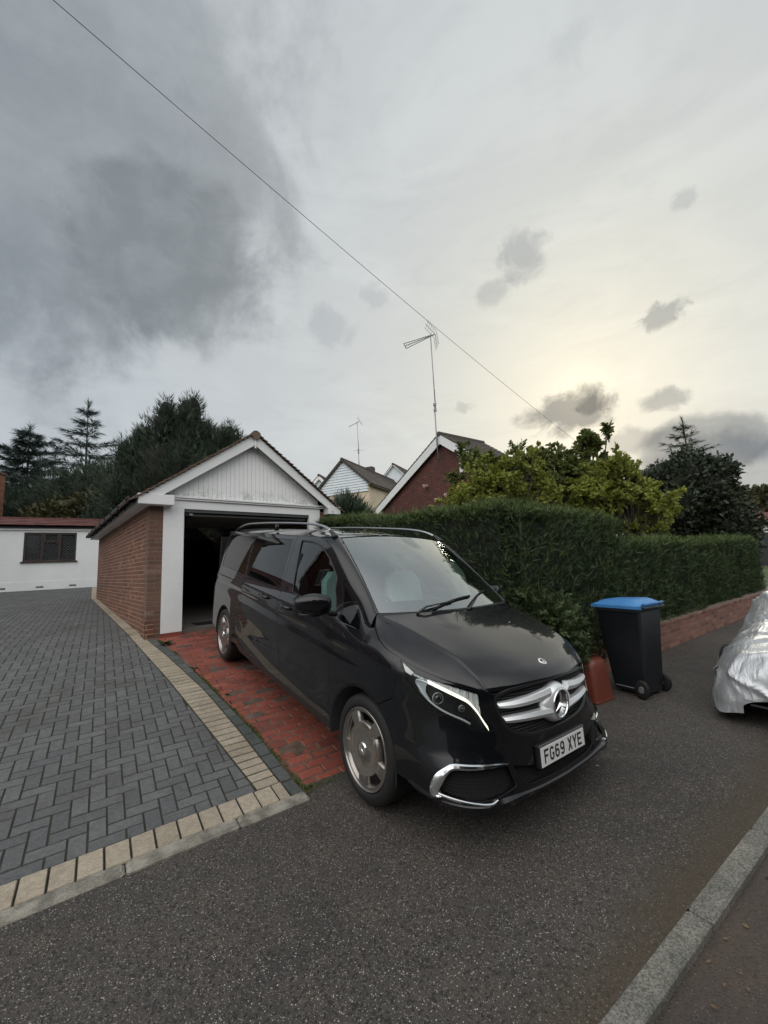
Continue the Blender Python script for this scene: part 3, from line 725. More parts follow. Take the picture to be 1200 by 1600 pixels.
# ================================================================== HEDGE
def hedge(name, path, width, label, n, zbase, mat=LEAF_HEDGE, front='both', sz=.16, toptuft=.12):
    """path: (t, s, z_top) points; a clipped conifer hedge with feathery sprays"""
    root = empty(name, P(path[0][0], path[0][1], zbase(path[0][1])), 0, label, 'hedge'); O = np.array(root.location)
    seg = [np.array(P(t, s, 0)) for t, s, z in path]; zt = [p[2] for p in path]; L = [np.linalg.norm(b - a) for a, b in zip(seg, seg[1:])]; cum = np.concatenate([[0], np.cumsum(L)])
    def at(x):
        i = min(len(L) - 1, max(0, int(np.searchsorted(cum, x) - 1))); f = (x - cum[i]) / L[i]
        p = seg[i] + (seg[i + 1] - seg[i]) * f; d = (seg[i + 1] - seg[i]) / L[i]; s_ = (p - np.array(B0)) @ np.array(NV)
        return p, d, zt[i] + (zt[i + 1] - zt[i]) * f, zbase(s_)
    Pp = []; D = []; Pt = []; Dt = []
    tot = cum[-1]
    for _ in range(n):
        x = random.uniform(-width / 2, tot + width / 2); p, d, z1, z0 = at(min(max(x, 0), tot)); p = p + d * (x - min(max(x, 0), tot)); nn = np.array((-d[1], d[0], 0))
        r = random.random(); H = z1 - z0
        lump = .09 * noise.noise(Vector((p[0] * 1.3, p[1] * 1.3, 1.))) 
        if r < .62:
            side = random.choice((1, -1)); zz = z0 + .02 + (H - .04) * random.random()
            bulge = .10 * noise.noise(Vector((p[0] * 1.6, p[1] * 1.6, zz * 1.6 + 9 * side))) + .04 * math.sin(math.pi * (zz - z0) / H)
            q = p + nn * side * (width / 2 + bulge - .14 * random.random() ** 1.5); q[2] = zz; dd = nn * side * .75 + d * random.gauss(0, .35) + np.array((0, 0, random.uniform(.6, 1.9))); Pp.append(q); D.append(dd)
        elif r < .92:
            q = p + nn * random.uniform(-.5, .5) * width; q[2] = z1 + lump - .10 * random.random() + .02; tl = random.random() < toptuft
            if tl: q[2] += random.uniform(0, .10)
            (Pt).append(q); Dt.append(np.array((random.uniform(-.5, .5), random.uniform(-.5, .5), 1.2)) + nn * .3 * random.choice((-1, 1)))
        else:
            sg = random.choice((-1, 1)); pe, de, z1, z0 = at(0 if sg < 0 else tot); nn = np.array((-de[1], de[0], 0))
            q = pe + de * sg * (width / 2 - .1 * random.random()) + nn * random.uniform(-.5, .5) * width; q[2] = z0 + (z1 - z0) * random.random(); Pp.append(q); D.append(de * sg + np.array((0, 0, .6)))
    Pp = np.array(Pp) - O; Pt = np.array(Pt) - O
    scatter('foliage', Pp, np.array(D), sz * rng.uniform(.6, 1.25, len(Pp)), CONIF, CONIF_F, mat, root, .75)
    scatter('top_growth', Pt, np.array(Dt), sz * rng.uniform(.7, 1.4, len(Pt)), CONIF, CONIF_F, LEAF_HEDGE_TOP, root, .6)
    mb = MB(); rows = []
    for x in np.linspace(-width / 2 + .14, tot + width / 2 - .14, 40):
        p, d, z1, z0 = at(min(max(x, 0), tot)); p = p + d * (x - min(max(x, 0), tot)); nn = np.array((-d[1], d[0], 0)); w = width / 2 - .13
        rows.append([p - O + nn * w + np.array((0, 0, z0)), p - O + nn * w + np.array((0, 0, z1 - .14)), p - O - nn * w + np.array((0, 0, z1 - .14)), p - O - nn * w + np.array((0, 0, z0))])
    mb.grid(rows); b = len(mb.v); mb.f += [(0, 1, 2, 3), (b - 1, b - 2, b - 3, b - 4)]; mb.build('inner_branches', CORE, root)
    return root
# ================================================================== VAN
# body surface in van space: u forward from the front axle, v to the van's left, w up
def pch(tab, x):
    n = len(tab)
    if x <= tab[0][0]: return tab[0][1]
    if x >= tab[-1][0]: return tab[-1][1]
    for i in range(n - 1):
        if x <= tab[i + 1][0]: break
    def sl(j):
        if j <= 0 or j >= n - 1:
            k = 0 if j <= 0 else n - 2
            return (tab[k + 1][1] - tab[k][1]) / (tab[k + 1][0] - tab[k][0])
        h0 = tab[j][0] - tab[j - 1][0]; h1 = tab[j + 1][0] - tab[j][0]
        d0 = (tab[j][1] - tab[j - 1][1]) / h0; d1 = (tab[j + 1][1] - tab[j][1]) / h1
        if d0 * d1 <= 0: return 0.
        return (h0 + h1) * 3 / ((2 * h1 + h0) / d0 + (h1 + 2 * h0) / d1)
    h = tab[i + 1][0] - tab[i][0]; t = (x - tab[i][0]) / h; a, b = sl(i) * h, sl(i + 1) * h
    return (2 * t**3 - 3 * t * t + 1) * tab[i][1] + (t**3 - 2 * t * t + t) * a + (-2 * t**3 + 3 * t * t) * tab[i + 1][1] + (t**3 - t * t) * b
def sst(a, b, x): t = max(0, min(1, (x - a) / (b - a))); return t * t * (3 - 2 * t)
U0 = .1
TW = [(.15, .90), (.25, .935), (.35, .945), (.6, .948), (.9, .945), (1.0, .938), (1.1, .925), (1.2, .90), (1.4, .862), (1.6, .82), (1.75, .782), (1.83, .74)]
TF = [(.15, .93), (.25, .965), (.36, .96), (.45, .93), (.55, .915), (.70, .90), (.85, .888), (.95, .868), (1.0, .82), (1.07, .72), (1.25, .52), (1.5, .4)]
TN = [(.2, 4.4), (.45, 4.0), (.62, 3.0), (.8, 2.5), (.95, 2.38), (1.25, 2.2)]
def tabulate(tab, lo, hi, n=400):
    xs = np.linspace(lo, hi, n); ys = [pch(tab, x) for x in xs]; st = xs[1] - xs[0]
    def f(x):
        q = (x - lo) / st
        if q <= 0: return ys[0]
        if q >= n - 1: return ys[-1]
        i = int(q); return ys[i] + (ys[i + 1] - ys[i]) * (q - i)
    return f
fW, fF, fN = tabulate(TW, .15, 1.83, 1500), tabulate(TF, .15, 1.5, 1500), tabulate(TN, .2, 1.25, 1500)
def halfw(u, w):
    W = fW(w)
    if w > .95:
        k = max(0, min(1, (u + 1.35) / 1.3)); W -= .115 * k * k * sst(.98, 1.32, w)
    wc = 1.09 - .0315 * (u + 3.8)
    e = sst(.45, -.3, u)
    if e > 0:
        W -= .012 * math.exp(-((w - (wc - .055)) / .05)**2) * e
        W += .006 * math.exp(-((w - wc) / .018)**2) * e
        W -= .010 * math.exp(-((w - .62) / .13)**2) * e * sst(-.45, -.8, u) * sst(-3.1, -2.7, u)
    if u < -1.5: W -= .02 * sst(-1.5, -4.2, u)
    return W
def SB(s, w):
    if s < -math.pi: a = SB(-2 * math.pi - s, w); return (a[0], -a[1], a[2])
    if s >= 0:
        u = U0 - s; W = halfw(u, w)
        if u < -4.1:
            ue = 4.52 - .25 * max(0, w - 1.1); x = min(1, (-u - 4.1) / (ue - 4.1)); W *= max(.02, (1 - x**2.6))**(1 / 2.6)
        return (u, -W, w)
    b = -s; W = halfw(U0, w); D = fF(w) - U0; n = fN(w)
    c, d = abs(math.cos(b)), abs(math.sin(b)); r = ((c / W)**n + (d / D)**n)**(-1 / n)
    return (U0 + r * math.sin(b), -r * math.cos(b), w)
def s_of_u(u, w):
    if u <= U0: return U0 - u
    lo, hi = 0., math.pi / 2
    for _ in range(40):
        m = (lo + hi) / 2
        if SB(-m, w)[0] < u: lo = m
        else: hi = m
    return -lo
def nrm(fn, s, w, e=2e-3):
    a = Vector(fn(s + e, w)) - Vector(fn(s - e, w)); b = Vector(fn(s, w + e)) - Vector(fn(s, w - e)); return b.cross(a).normalized()
def dens(poly, st, closed=True):
    out = []; n = len(poly)
    for i in range(n if closed else n - 1):
        a, b = poly[i], poly[(i + 1) % n]; k = max(1, int(math.ceil(math.dist(a, b) / st)))
        out += [(a[0] + (b[0] - a[0]) * j / k, a[1] + (b[1] - a[1]) * j / k) for j in range(k)]
    if not closed: out.append(poly[-1])
    return out
def area(p): return sum(p[i][0] * p[(i + 1) % len(p)][1] - p[(i + 1) % len(p)][0] * p[i][1] for i in range(len(p))) / 2
def inset(poly, d):
    n = len(poly); sg = 1 if area(poly) > 0 else -1; out = []
    for i in range(n):
        a, b, c = poly[i - 1], poly[i], poly[(i + 1) % n]
        e1 = (b[0] - a[0], b[1] - a[1]); e2 = (c[0] - b[0], c[1] - b[1]); l1 = math.hypot(*e1) or 1; l2 = math.hypot(*e2) or 1
        n1 = (-e1[1] / l1 * sg, e1[0] / l1 * sg); n2 = (-e2[1] / l2 * sg, e2[0] / l2 * sg); m = (n1[0] + n2[0], n1[1] + n2[1]); q = m[0]**2 + m[1]**2
        k = 2 / max(q, .6); out.append((b[0] + m[0] * d * k / 1., b[1] + m[1] * d * k / 1.))
    return out
def rounded(poly, r, seg=5):
    """round the corners of a polygon"""
    n = len(poly); out = []
    for i in range(n):
        a, b, c = Vector(poly[i - 1]), Vector(poly[i]), Vector(poly[(i + 1) % n])
        rr = min(r if not isinstance(r, (list, tuple)) else r[i], (a - b).length * .48, (c - b).length * .48)
        if rr < 1e-4: out.append(tuple(b)); continue
        p, q = b + (a - b).normalized() * rr, b + (c - b).normalized() * rr
        for k in range(seg + 1): t = k / seg; out.append(tuple(p * (1 - t)**2 + b * 2 * t * (1 - t) + q * t * t))
    return out
def smoothline(pts, k=4, closed=False):
    n = len(pts); out = []
    for i in range(n if closed else n - 1):
        g = lambda j: Vector(pts[j % n]) if closed else Vector(pts[max(0, min(n - 1, j))])
        p0, p1, p2, p3 = g(i - 1), g(i), g(i + 1), g(i + 2)
        for j in range(k):
            t = j / k; out.append(tuple(.5 * ((2 * p1) + (p2 - p0) * t + (2 * p0 - 5 * p1 + 4 * p2 - p3) * t * t + (3 * p1 - p0 - 3 * p2 + p3) * t**3)))
    if not closed: out.append(tuple(pts[-1]))
    return out
def inpoly(P_, poly):
    x, y = P_[:, 0], P_[:, 1]; c = np.zeros(len(P_), bool); n = len(poly)
    for i in range(n):
        x1, y1 = poly[i]; x2, y2 = poly[(i + 1) % n]
        if y1 == y2: continue
        m = ((y1 > y) != (y2 > y)) & (x < (x2 - x1) * (y - y1) / (y2 - y1) + x1); c ^= m
    return c
def panel(name, outer, mat, parent, holes=(), off=0., thick=.014, step=.04, fn=None, flip=False, side='r', bst=.025):
    """a pressed panel: outline and holes given on the body surface"""
    fn = fn or SB; outer = dens(outer, bst); holes = [dens(h, bst) for h in holes]
    loops = [outer] + holes; V2 = []; E = []
    for lp in loops:
        b = len(V2); V2 += lp; E += [(b + i, b + (i + 1) % len(lp)) for i in range(len(lp))]
    A = np.array(V2); lo, hi = A[:len(outer)].min(0), A[:len(outer)].max(0)
    gx = np.arange(lo[0] + step / 2, hi[0], step); gy_ = np.arange(lo[1] + step / 2, hi[1], step)
    if len(gx) and len(gy_):
        G = np.array([(x, y) for x in gx for y in gy_]); k = inpoly(G, outer)
        for h in holes: k &= ~inpoly(G, h)
        G = G[k]
        if len(G):
            d = np.sqrt(((G[:, None] - A[None])**2).sum(2)).min(1); V2 += [tuple(g) for g in G[d > step * .4]]
    res = delaunay_2d_cdt([Vector(v) for v in V2], E, [], 0, 1e-6); v2, fc = res[0], res[2]
    C_ = np.array([[sum(v2[i][0] for i in f) / len(f), sum(v2[i][1] for i in f) / len(f)] for f in fc]); k = inpoly(C_, outer)
    for h in holes: k &= ~inpoly(C_, h)
    fc = [f for f, q in zip(fc, k) if q]
    used = sorted({i for f in fc for i in f}); mp = {j: i for i, j in enumerate(used)}
    pos = []; nm = []
    for i in used:
        p = Vector(fn(*v2[i])); n = nrm(fn, *v2[i]); pos.append(p + n * off); nm.append(n)
    F = []; cnt = {}
    for f in fc:
        g = [mp[i] for i in f]; fnm = (pos[g[1]] - pos[g[0]]).cross(pos[g[2]] - pos[g[0]])
        if fnm.dot(nm[g[0]]) < 0: g.reverse()
        F.append(g)
        for i in range(len(g)): e = (g[i], g[(i + 1) % len(g)]); cnt[e] = cnt.get(e, 0) + 1
    nf = len(F); norms = list(nm); V = list(pos)
    if thick:
        for (a, b) in [e for e in cnt if (e[1], e[0]) not in cnt]:
            k0 = len(V); V += [pos[a], pos[b], pos[b] - nm[b] * thick, pos[a] - nm[a] * thick]
            F.append([k0 + 1, k0, k0 + 3, k0 + 2]); fnrm = (V[k0] - V[k0 + 1]).cross(V[k0 + 3] - V[k0 + 1]); fnrm = fnrm.normalized() if fnrm.length > 0 else nm[a]
            norms += [(nm[a] + fnrm).normalized(), (nm[b] + fnrm).normalized(), fnrm, fnrm]
    if side == 'l':
        V = [Vector((v[0], -v[1], v[2])) for v in V]; F = [list(reversed(f)) for f in F]; norms = [Vector((n[0], -n[1], n[2])) for n in norms]
    o = mesh_obj(name, V, F, mat, parent, True)
    if mat is PAINT and thick:  # rim faces black: shade in the shut lines put into their colour
        o.data.materials.append(BLACKMAT); o.data.polygons.foreach_set('material_index', [0 if i < nf else 1 for i in range(len(F))])
    o.data.normals_split_custom_set_from_vertices([tuple(n) for n in norms])
    return o
def pt(s, w, off=0., side='r'):
    p = Vector(SB(s, w)) + nrm(SB, s, w) * off
    return Vector((p.x, -p.y, p.z)) if side == 'l' else p
def mir(poly): return [(-math.pi - s, w) for s, w in poly]
def strip3(name, a, b, mat, parent, off=.006, side='r', bulge=.004, k=5):
    """raised trim between two edge lines on the body surface"""
    a, b = smoothline(a, k), smoothline(b, k); n = min(len(a), len(b))
    if len(a) != len(b):
        pick = lambda l: [l[int(round(i * (len(l) - 1) / (n - 1)))] for i in range(n)]; a, b = pick(a), pick(b)
    rows = []
    for p, q in zip(a, b):
        m = lambda f: (p[0] + (q[0] - p[0]) * f, p[1] + (q[1] - p[1]) * f)
        rows.append([pt(*m(0), 0, side), pt(*m(.0), off, side), pt(*m(.3), off + bulge, side), pt(*m(.7), off + bulge, side), pt(*m(1.), off, side), pt(*m(1), 0, side)])
    mb = MB().grid(rows); n_ = len(rows); mb.f += [(0, 1, 2, 3, 4, 5), tuple((n_ - 1) * 6 + i for i in reversed(range(6)))]
    o = mb.build(name, mat, parent, True); o.data.set_sharp_from_angle(angle=R(28)); return o

yaw, vs_, vr_ = -.9208, -.112, -.0299
Fv = Vector((math.cos(yaw), math.sin(yaw), vs_)).normalized(); Lv = Vector((-math.sin(yaw), math.cos(yaw), vr_)); Lv = (Lv - Fv * Lv.dot(Fv)).normalized(); Uv = Fv.cross(Lv)
VM = Matrix(((Fv.x, Lv.x, Uv.x, .48), (Fv.y, Lv.y, Uv.y, 3.5306), (Fv.z, Lv.z, Uv.z, 0), (0, 0, 0, 1)))
van = empty('van', None, label='glossy black people carrier van parked nose out in front of the open garage', cat='van', mat=VM)

AR, RW = .418, -3.52
def arc(u0, R_, a0, a1, w0=.35, n=22):
    out = []
    for i in range(n + 1):
        a = R(a0 + (a1 - a0) * i / n); u = u0 + R_ * math.cos(a); w = w0 + R_ * math.sin(a); out.append((s_of_u(u, w), w))
    return out
SILL = .37
# outlines on the body surface (s, w)
BE = [(.138, 1.168), (.085, 1.138), (.027, 1.112), (-.08, 1.083), (-.205, 1.059), (-.321, 1.031), (-.45, 1.003), (-.572, .978), (-.72, .95), (-.820, .929), (-.908, .910)]   # bonnet shut line on the side
FE = [(-.908, .910), (-1.0, .922), (-1.088, .931), (-1.25, .943), (-1.40, .950), (-1.5708, .953)]                    # along the nose
C2 = [(.138, 1.168), (.19, 1.158), (.26, 1.175), (.41, 1.283), (.53, 1.38), (.62, 1.455)]                                                          # pillar foot
C2b = [(.62, 1.455), (.72, 1.54), (.80, 1.606), (.90, 1.682), (1.0, 1.737), (1.10, 1.775), (1.22, 1.80)]
SHF = [(.541, SILL), (.575, .60), (.588, .83), (.582, 1.02), (.575, 1.105), (.60, 1.25), (.66, 1.42), (.62, 1.455)]    # front door leading edge
SHB = [(1.70, 1.80), (1.735, 1.40), (1.752, 1.16), (1.752, 1.037), (1.65, .673), (1.56, SILL)]
HL = rounded([(-.241, 1.043), (-.36, .998), (-.438, .981), (-.604, .953), (-.738, .930), (-.812, .916), (-.822, .885), (-.852, .808), (-.911, .716), (-.872, .703), (-.743, .729), (-.603, .777), (-.478, .832), (-.371, .890), (-.286, .975)], .012, 3)
GR = smoothline([(-.918, .895), (-1.0, .922), (-1.088, .934), (-1.30, .944), (-1.5708, .947)], 4) 
GRB = [(-1.5708, .637), (-1.40, .642), (-1.25, .652), (-1.14, .668), (-1.06, .690), (-.995, .727), (-.95, .785), (-.918, .85)]
GRILLE = GR[:-1] + mir(GR)[::-1] + mir(smoothline(GRB, 3))[::-1][:-1] + smoothline(GRB, 3)
FOG = rounded([(-.995, .537), (-.66, .535), (-.625, .505), (-.592, .43), (-.61, .405), (-.80, .395), (-.90, .40), (-1.05, .425)], .015, 3)
LOWC = rounded([(-1.03, .53), (-1.09, .425), (-1.2, .405), (-1.5708, .392), (-1.94, .405), (-2.05, .425), (-2.11, .53), (-1.92, .49), (-1.22, .49)], .012, 3)
LIPB = [(-.40, .395), (-.545, .372), (-.70, .352), (-.867, .328), (-.94, .335), (-1.05, .362), (-1.2, .362), (-1.5708, .352)]

for side in ('r', 'l'):
    seam = [(s_of_u(.19, .72), .715), (-.215, .80), (-.235, .92), (-.241, 1.043)]
    fr_arc = arc(-.02, AR, 62, 0) + [(s_of_u(.39, .36), .36)]
    # front wing with the pillar foot
    wing = [p for p in arc(-.02, AR, 180, 62)]
    wing = [(.541, SILL), (s_of_u(-.02 - AR, SILL), SILL)] + wing + seam[1:] + BE[::-1][6:] + C2[1:] + SHF[::-1][1:-1]
    QT = rounded([(.640, 1.412), (.560, 1.132), (.280, 1.124), (.318, 1.178), (.443, 1.263)], .02, 4)
    panel('front_wing', inset(wing, .0034), PAINT, van, [QT], side=side)
    panel('quarter_window', inset(QT, .004), DGLASS, van, off=-.004, side=side)
    # front door
    door = SHF[:-1] + [(.62, 1.455)] + C2b[1:] + SHB
    FG = rounded([(.730, 1.35), (.742, 1.455), (.79, 1.507), (.913, 1.609), (1.05, 1.688), (1.172, 1.732), (1.33, 1.752), (1.575, 1.758), (1.49, 1.233), (.64, 1.155), (.652, 1.20)], [.01, .03, .03, .03, .03, .03, .04, .03, .02, .02, .03], 4)
    dr = panel('front_door', inset(door, .0034), PAINT, van, [FG], side=side)
    panel('door_window', inset(FG, .001), SGLASS, dr, off=-.008, thick=.004, side=side)
    mb = MB(); fgd = dens(inset(FG, .009), .04); mb.tube([pt(s, w, -.002, side) for s, w in fgd] + [pt(*fgd[0], -.002, side)], .007, 5, False); mb.build('window_seal', BLACKPL, dr, True)
    # sliding door
    RD = [(2.93, SILL), (2.96, .60), (2.97, 1.0), (2.965, 1.25), (3.0, 1.80)]
    sd = SHB + [RD[0]] + RD[1:]
    SG = rounded([(1.775, 1.752), (1.797, 1.232), (2.938, 1.250), (2.985, 1.752)], .03, 4)
    sdo = panel('sliding_door', inset(sd, .0034), PAINT, van, [SG], side=side)
    panel('door_window', inset(SG, .003), DGLASS, sdo, off=-.003, side=side)
    # rear quarter
    rear = [(RD[0][0], SILL)] + RD[1:] + [(4.45, 1.80), (4.62, 1.6), (4.62, .45), (4.10, SILL)] + arc(RW, .405, 180, 0, n=26)[0:]
    RG = rounded([(3.0, 1.250), (4.13, 1.275), (4.10, 1.735), (3.035, 1.752)], [.03, .06, .06, .03], 4)
    rq = panel('rear_wing', inset(rear, .0034), PAINT, van, [RG], side=side)
    panel('rear_side_window', inset(RG, .003), DGLASS, van, off=-.003, side=side)
    # lower sill
    panel('sill', [(.545, SILL - .006), (.545, .29), (2.9, .29), (3.16, .36), (3.16, SILL - .006)], BLACKPL, van, off=-.02, side=side)
    # wheel-arch lips and liners
    for (u0, R_, nm_) in ((-.02, AR, 'front'), (RW, .405, 'rear')):
        mb = MB(); rows = []
        for i in range(27):
            a = R(-8 + 196 * i / 26)
            def q(r, o):
                u = u0 + r * math.cos(a); w = max(.30, .35 + r * math.sin(a)); p = pt(s_of_u(u, w), w, o, side); return p
            p0 = q(R_ - .001, .0); inn = Vector((u0 + (R_ - .012) * math.cos(a), 0, .35 + (R_ - .012) * math.sin(a)))
            sy = 1 if side == 'l' else -1
            rows.append([p0, Vector((inn.x, p0.y, inn.z)), Vector((inn.x, sy * .60, inn.z))])
        mb.grid(rows).build('wheel_arch_liner', BLACKMAT, van, True)
    # door handles
    for s0 in (1.42, 2.02):
        w0 = 1.085 if s0 < 1.5 else 1.10; own = dr if s0 < 1.5 else sdo
        h = MB().tube([pt(s0, w0, -.002, side), pt(s0 + .02, w0, .030, side), pt(s0 + .10, w0 + .004, .040, side), pt(s0 + .19, w0 + .006, .032, side), pt(s0 + .215, w0 + .006, -.002, side)], [.012, .014, .013, .014, .011], 10, sy=1.2)
        h.build('door_handle', PAINT, own, True)
        panel('handle_cup', rounded([(s0 + .02, w0 - .035), (s0 + .19, w0 - .028), (s0 + .19, w0 + .036), (s0 + .02, w0 + .03)], .03, 5), BLACKPL, own, off=.0012, thick=0, side=side)
    # sliding-door rail slot
    panel('door_rail', [(3.02, 1.128), (4.25, 1.140), (4.25, 1.152), (3.02, 1.142)], BLACKMAT, rq, off=.0012, thick=0, side=side)
    # fuel-free small badge line: indicator repeater is in the mirror
    # ---- mirror
    sy = 1 if side == 'l' else -1
    mr_ = MB(); rows = []; c0_ = Vector((-.50, -1.115, 1.275)); ax = Vector((-.30, -.95, .02)).normalized(); upv = Vector((0.02, 0, 1)).normalized(); fw = ax.cross(upv).normalized()
    if fw.x < 0: fw = -fw
    for i in range(17):
        th = math.pi * i / 16; f = -math.cos(th); r = math.sin(th)**.55
        hh = .088 * (1 - .25 * max(0, f)) * r; dd = .078 * (1 - .35 * max(0, f)) * r
        rows.append([c0_ + ax * (f * .145) + upv * (hh * abs(math.sin(a))**.75 * (1 if math.sin(a) > 0 else -.93)) + fw * ((dd if math.cos(a) > 0 else .03 * r) * abs(math.cos(a))**.75 * (1 if math.cos(a) > 0 else -1)) for a in np.linspace(0, 2 * math.pi, 29)[:-1]])
    M_ = [Vector((p.x, p.y * -sy, p.z)) for rw in rows for p in rw]; k = len(rows[0]); rr = [M_[i * k:(i + 1) * k] for i in range(len(rows))]
    mo = mr_.grid(rr, closed=True).build('door_mirror', PAINT, van, True)
    am = MB().tube([(-.50, sy * .905, 1.185), (-.50, sy * .96, 1.195), (-.49, sy * 1.02, 1.225)], [.035, .035, .03], 10, sy=.6); am.build('mirror_arm', BLACKPL, mo, True)
    am = MB().tube([(-.43, sy * .985, 1.262), (-.452, sy * 1.09, 1.255), (-.50, sy * 1.20, 1.257)], [.006, .008, .006], 8, sy=.8); am.build('repeater_lamp', BLACKPL, mo, True)
    am = MB().tube([(-.50, sy * .985, 1.205), (-.50, sy * 1.10, 1.197), (-.51, sy * 1.22, 1.205)], [.03, .048, .03], 12, sy=.35); am.build('mirror_base', BLACKPL, mo, True)

# ---- front bumper (one moulding round the whole nose)
BEf = [p for p in BE if p[0] <= -.2]
half_low = [(s_of_u(.39, .40), .40)] + LIPB[0:]
seam_r = [(-.241, 1.043), (-.235, .92), (-.215, .80)]
front_r = BEf[::-1]          # from nose corner back to the headlamp tip
outer = (FE[::-1][1:]        # centre -> corner
         + front_r[1:] + seam_r[1:] + arc(-.02, AR, 62, 6) + [(s_of_u(.40, .385), .385)] + smoothline(LIPB, 3)[1:])
outer = outer + mir(outer)[::-1]
bumper = panel('front_bumper', inset(outer, .002), PAINT, van, [HL, mir(HL)[::-1], GRILLE, FOG, mir(FOG)[::-1], LOWC], step=.045)
# lower splitter lip
lip_up = [(-.43, .392), (-.56, .385), (-.75, .383), (-.87, .392), (-.98, .398), (-1.1, .393), (-1.3, .383), (-1.5708, .378)]
for sd_ in (0, 1):
    a = LIPB if not sd_ else mir(LIPB); b = lip_up if not sd_ else mir(lip_up)
    strip3('bumper_lip', b, a, PAINT, van, .006, bulge=.008)
# chrome fog surrounds
for side in ('r', 'l'):
    fo = [(-.985, .550), (-.90, .557), (-.75, .559), (-.661, .557), (-.618, .536), (-.568, .491), (-.546, .427), (-.556, .388), (-.594, .386)]
    fi = [(-.985, .546), (-.90, .540), (-.75, .534), (-.668, .530), (-.635, .505), (-.612, .460), (-.595, .420), (-.597, .402), (-.612, .398)]
    strip3('fog_surround', fi, fo, CHROME, van, .010, side, .007)
    strip3('fog_surround', [(-.596, .414), (-.69, .405), (-.78, .395), (-.86, .388), (-.90, .400)], [(-.600, .400), (-.692, .391), (-.78, .381), (-.862, .375), (-.905, .389)], CHROME, van, .012, side, .005)
# mesh inserts behind the openings
def grid_insert(name, poly, off, cw, ch, bar, parent=van, mat=BLACKPL, depth=.012):
    """black honeycomb-like grating inside an opening"""
    A = np.array(poly); lo, hi = A.min(0), A.max(0); mb = MB(); segs = []
    x = lo[0]; 
    ny = int((hi[1] - lo[1]) / ch) + 2; nx = int((hi[0] - lo[0]) / cw) + 2
    for j in range(ny):
        for i in range(nx):
            x0 = lo[0] + (i + (.5 if j % 2 else 0)) * cw; y0 = lo[1] + j * ch
            a = (x0, y0); b = (x0 + cw / 2, y0 + ch * .33); c = (x0 + cw, y0); d = (x0 + cw / 2, y0 + ch)
            segs += [(a, b), (b, c), (b, d)]
    for a, b in segs:
        m = np.array([((a[0] + b[0]) / 2, (a[1] + b[1]) / 2)])
        if inpoly(m, poly)[0]: mb.tube([pt(*a, off), pt(*b, off)], bar, 4, False, sy=1.)
    return mb.build(name, mat, parent)
grille = panel('grille', GRILLE, BLACKMAT, van, off=-.055, thick=0)
grid_insert('grille_mesh', GRILLE, -.028, .022, .017, .0022, grille)
panel('lower_grille', LOWC, BLACKMAT, van, off=-.05, thick=0)
panel('grille_frame', inset(GRILLE, -.004), BLACKPL, grille, [inset(GRILLE, .012)], off=.002, thick=.03)
lg = grid_insert('lower_mesh', LOWC, -.03, .03, .02, .0018, van, BLACKMAT)
for fg in (FOG, mir(FOG)[::-1]):
    panel('fog_recess', fg, BLACKMAT, van, off=-.05, thick=0); grid_insert('fog_mesh', fg, -.032, .026, .018, .0016, van, BLACKMAT)
# the slats: two on each side, sweeping into the badge boss
def slat(up, lo, side):
    a = up if side == 'r' else mir(up); b = lo if side == 'r' else mir(lo); rows = []
    a, b = smoothline(a, 6), smoothline(b, 6); n = len(a)
    for i, (p, q) in enumerate(zip(a, b)):
        f = i / (n - 1); o = -.012 + .022 * f + .006
        m = lambda k: (p[0] + (q[0] - p[0]) * k, p[1] + (q[1] - p[1]) * k)
        rows.append([pt(*m(0), o - .03), pt(*m(0), o), pt(*m(.06), o + .006), pt(*m(.50), o + .016), pt(*m(.95), o + .002), pt(*m(1), o - .006), pt(*m(1.), o - .03)])
    mb = MB().grid(rows); mb.f += [tuple(range(7)), tuple((n - 1) * 7 + i for i in reversed(range(7)))]
    o = mb.build('grille_slat', SATIN, grille, True); o.data.set_sharp_from_angle(angle=R(24)); return o
for sd_ in ('r', 'l'):
    slat([(-.930, .860), (-1.05, .868), (-1.2, .880), (-1.33, .893), (-1.44, .905)], [(-.950, .830), (-1.06, .825), (-1.2, .828), (-1.33, .836), (-1.44, .845)], sd_)
    slat([(-.973, .780), (-1.08, .783), (-1.2, .784), (-1.33, .785), (-1.45, .782)], [(-1.005, .744), (-1.09, .741), (-1.2, .738), (-1.33, .734), (-1.45, .724)], sd_)
# badge: boss, black disc, ring and three-pointed star
BC = Vector(SB(-math.pi / 2, .790)); bn = nrm(SB, -math.pi / 2, .79); yv = Vector((0, 1, 0)); zv = bn.cross(yv).normalized()
BM = Matrix(((yv.x, zv.x, bn.x, BC.x), (yv.y, zv.y, bn.y, BC.y), (yv.z, zv.z, bn.z, BC.z), (0, 0, 0, 1)))
def lathe_obj(name, prof, mat, parent, M, n=48): return MB().lathe(prof, n, M).build(name, mat, parent, True)
boss = MB(); rows = []
for r, h in ((.150, -.045), (.145, -.015), (.128, .012), (.112, .024), (.100, .026), (.094, .018)):
    row = []
    for a in np.linspace(0, 2 * math.pi, 49)[:-1]:
        ex = 1 + (.28 * abs(math.cos(a))**3 if r > .12 else 0); row.append(BM @ Vector((r * math.cos(a) * ex * .86, r * math.sin(a) * .86, h)))
    rows.append(row)
boss = MB().grid(rows, closed=True).build('badge_boss', SATIN, grille, True)
lathe_obj('badge_disc', [(.084, .012), (.083, .019), (.0, .022)], plain('badge_black', (.008, .008, .009), .05, coat=1.), boss, BM)
lathe_obj('badge_ring', [(.080, .018), (.0815, .030), (.086, .034), (.091, .031), (.093, .018)], CHROME, boss, BM)
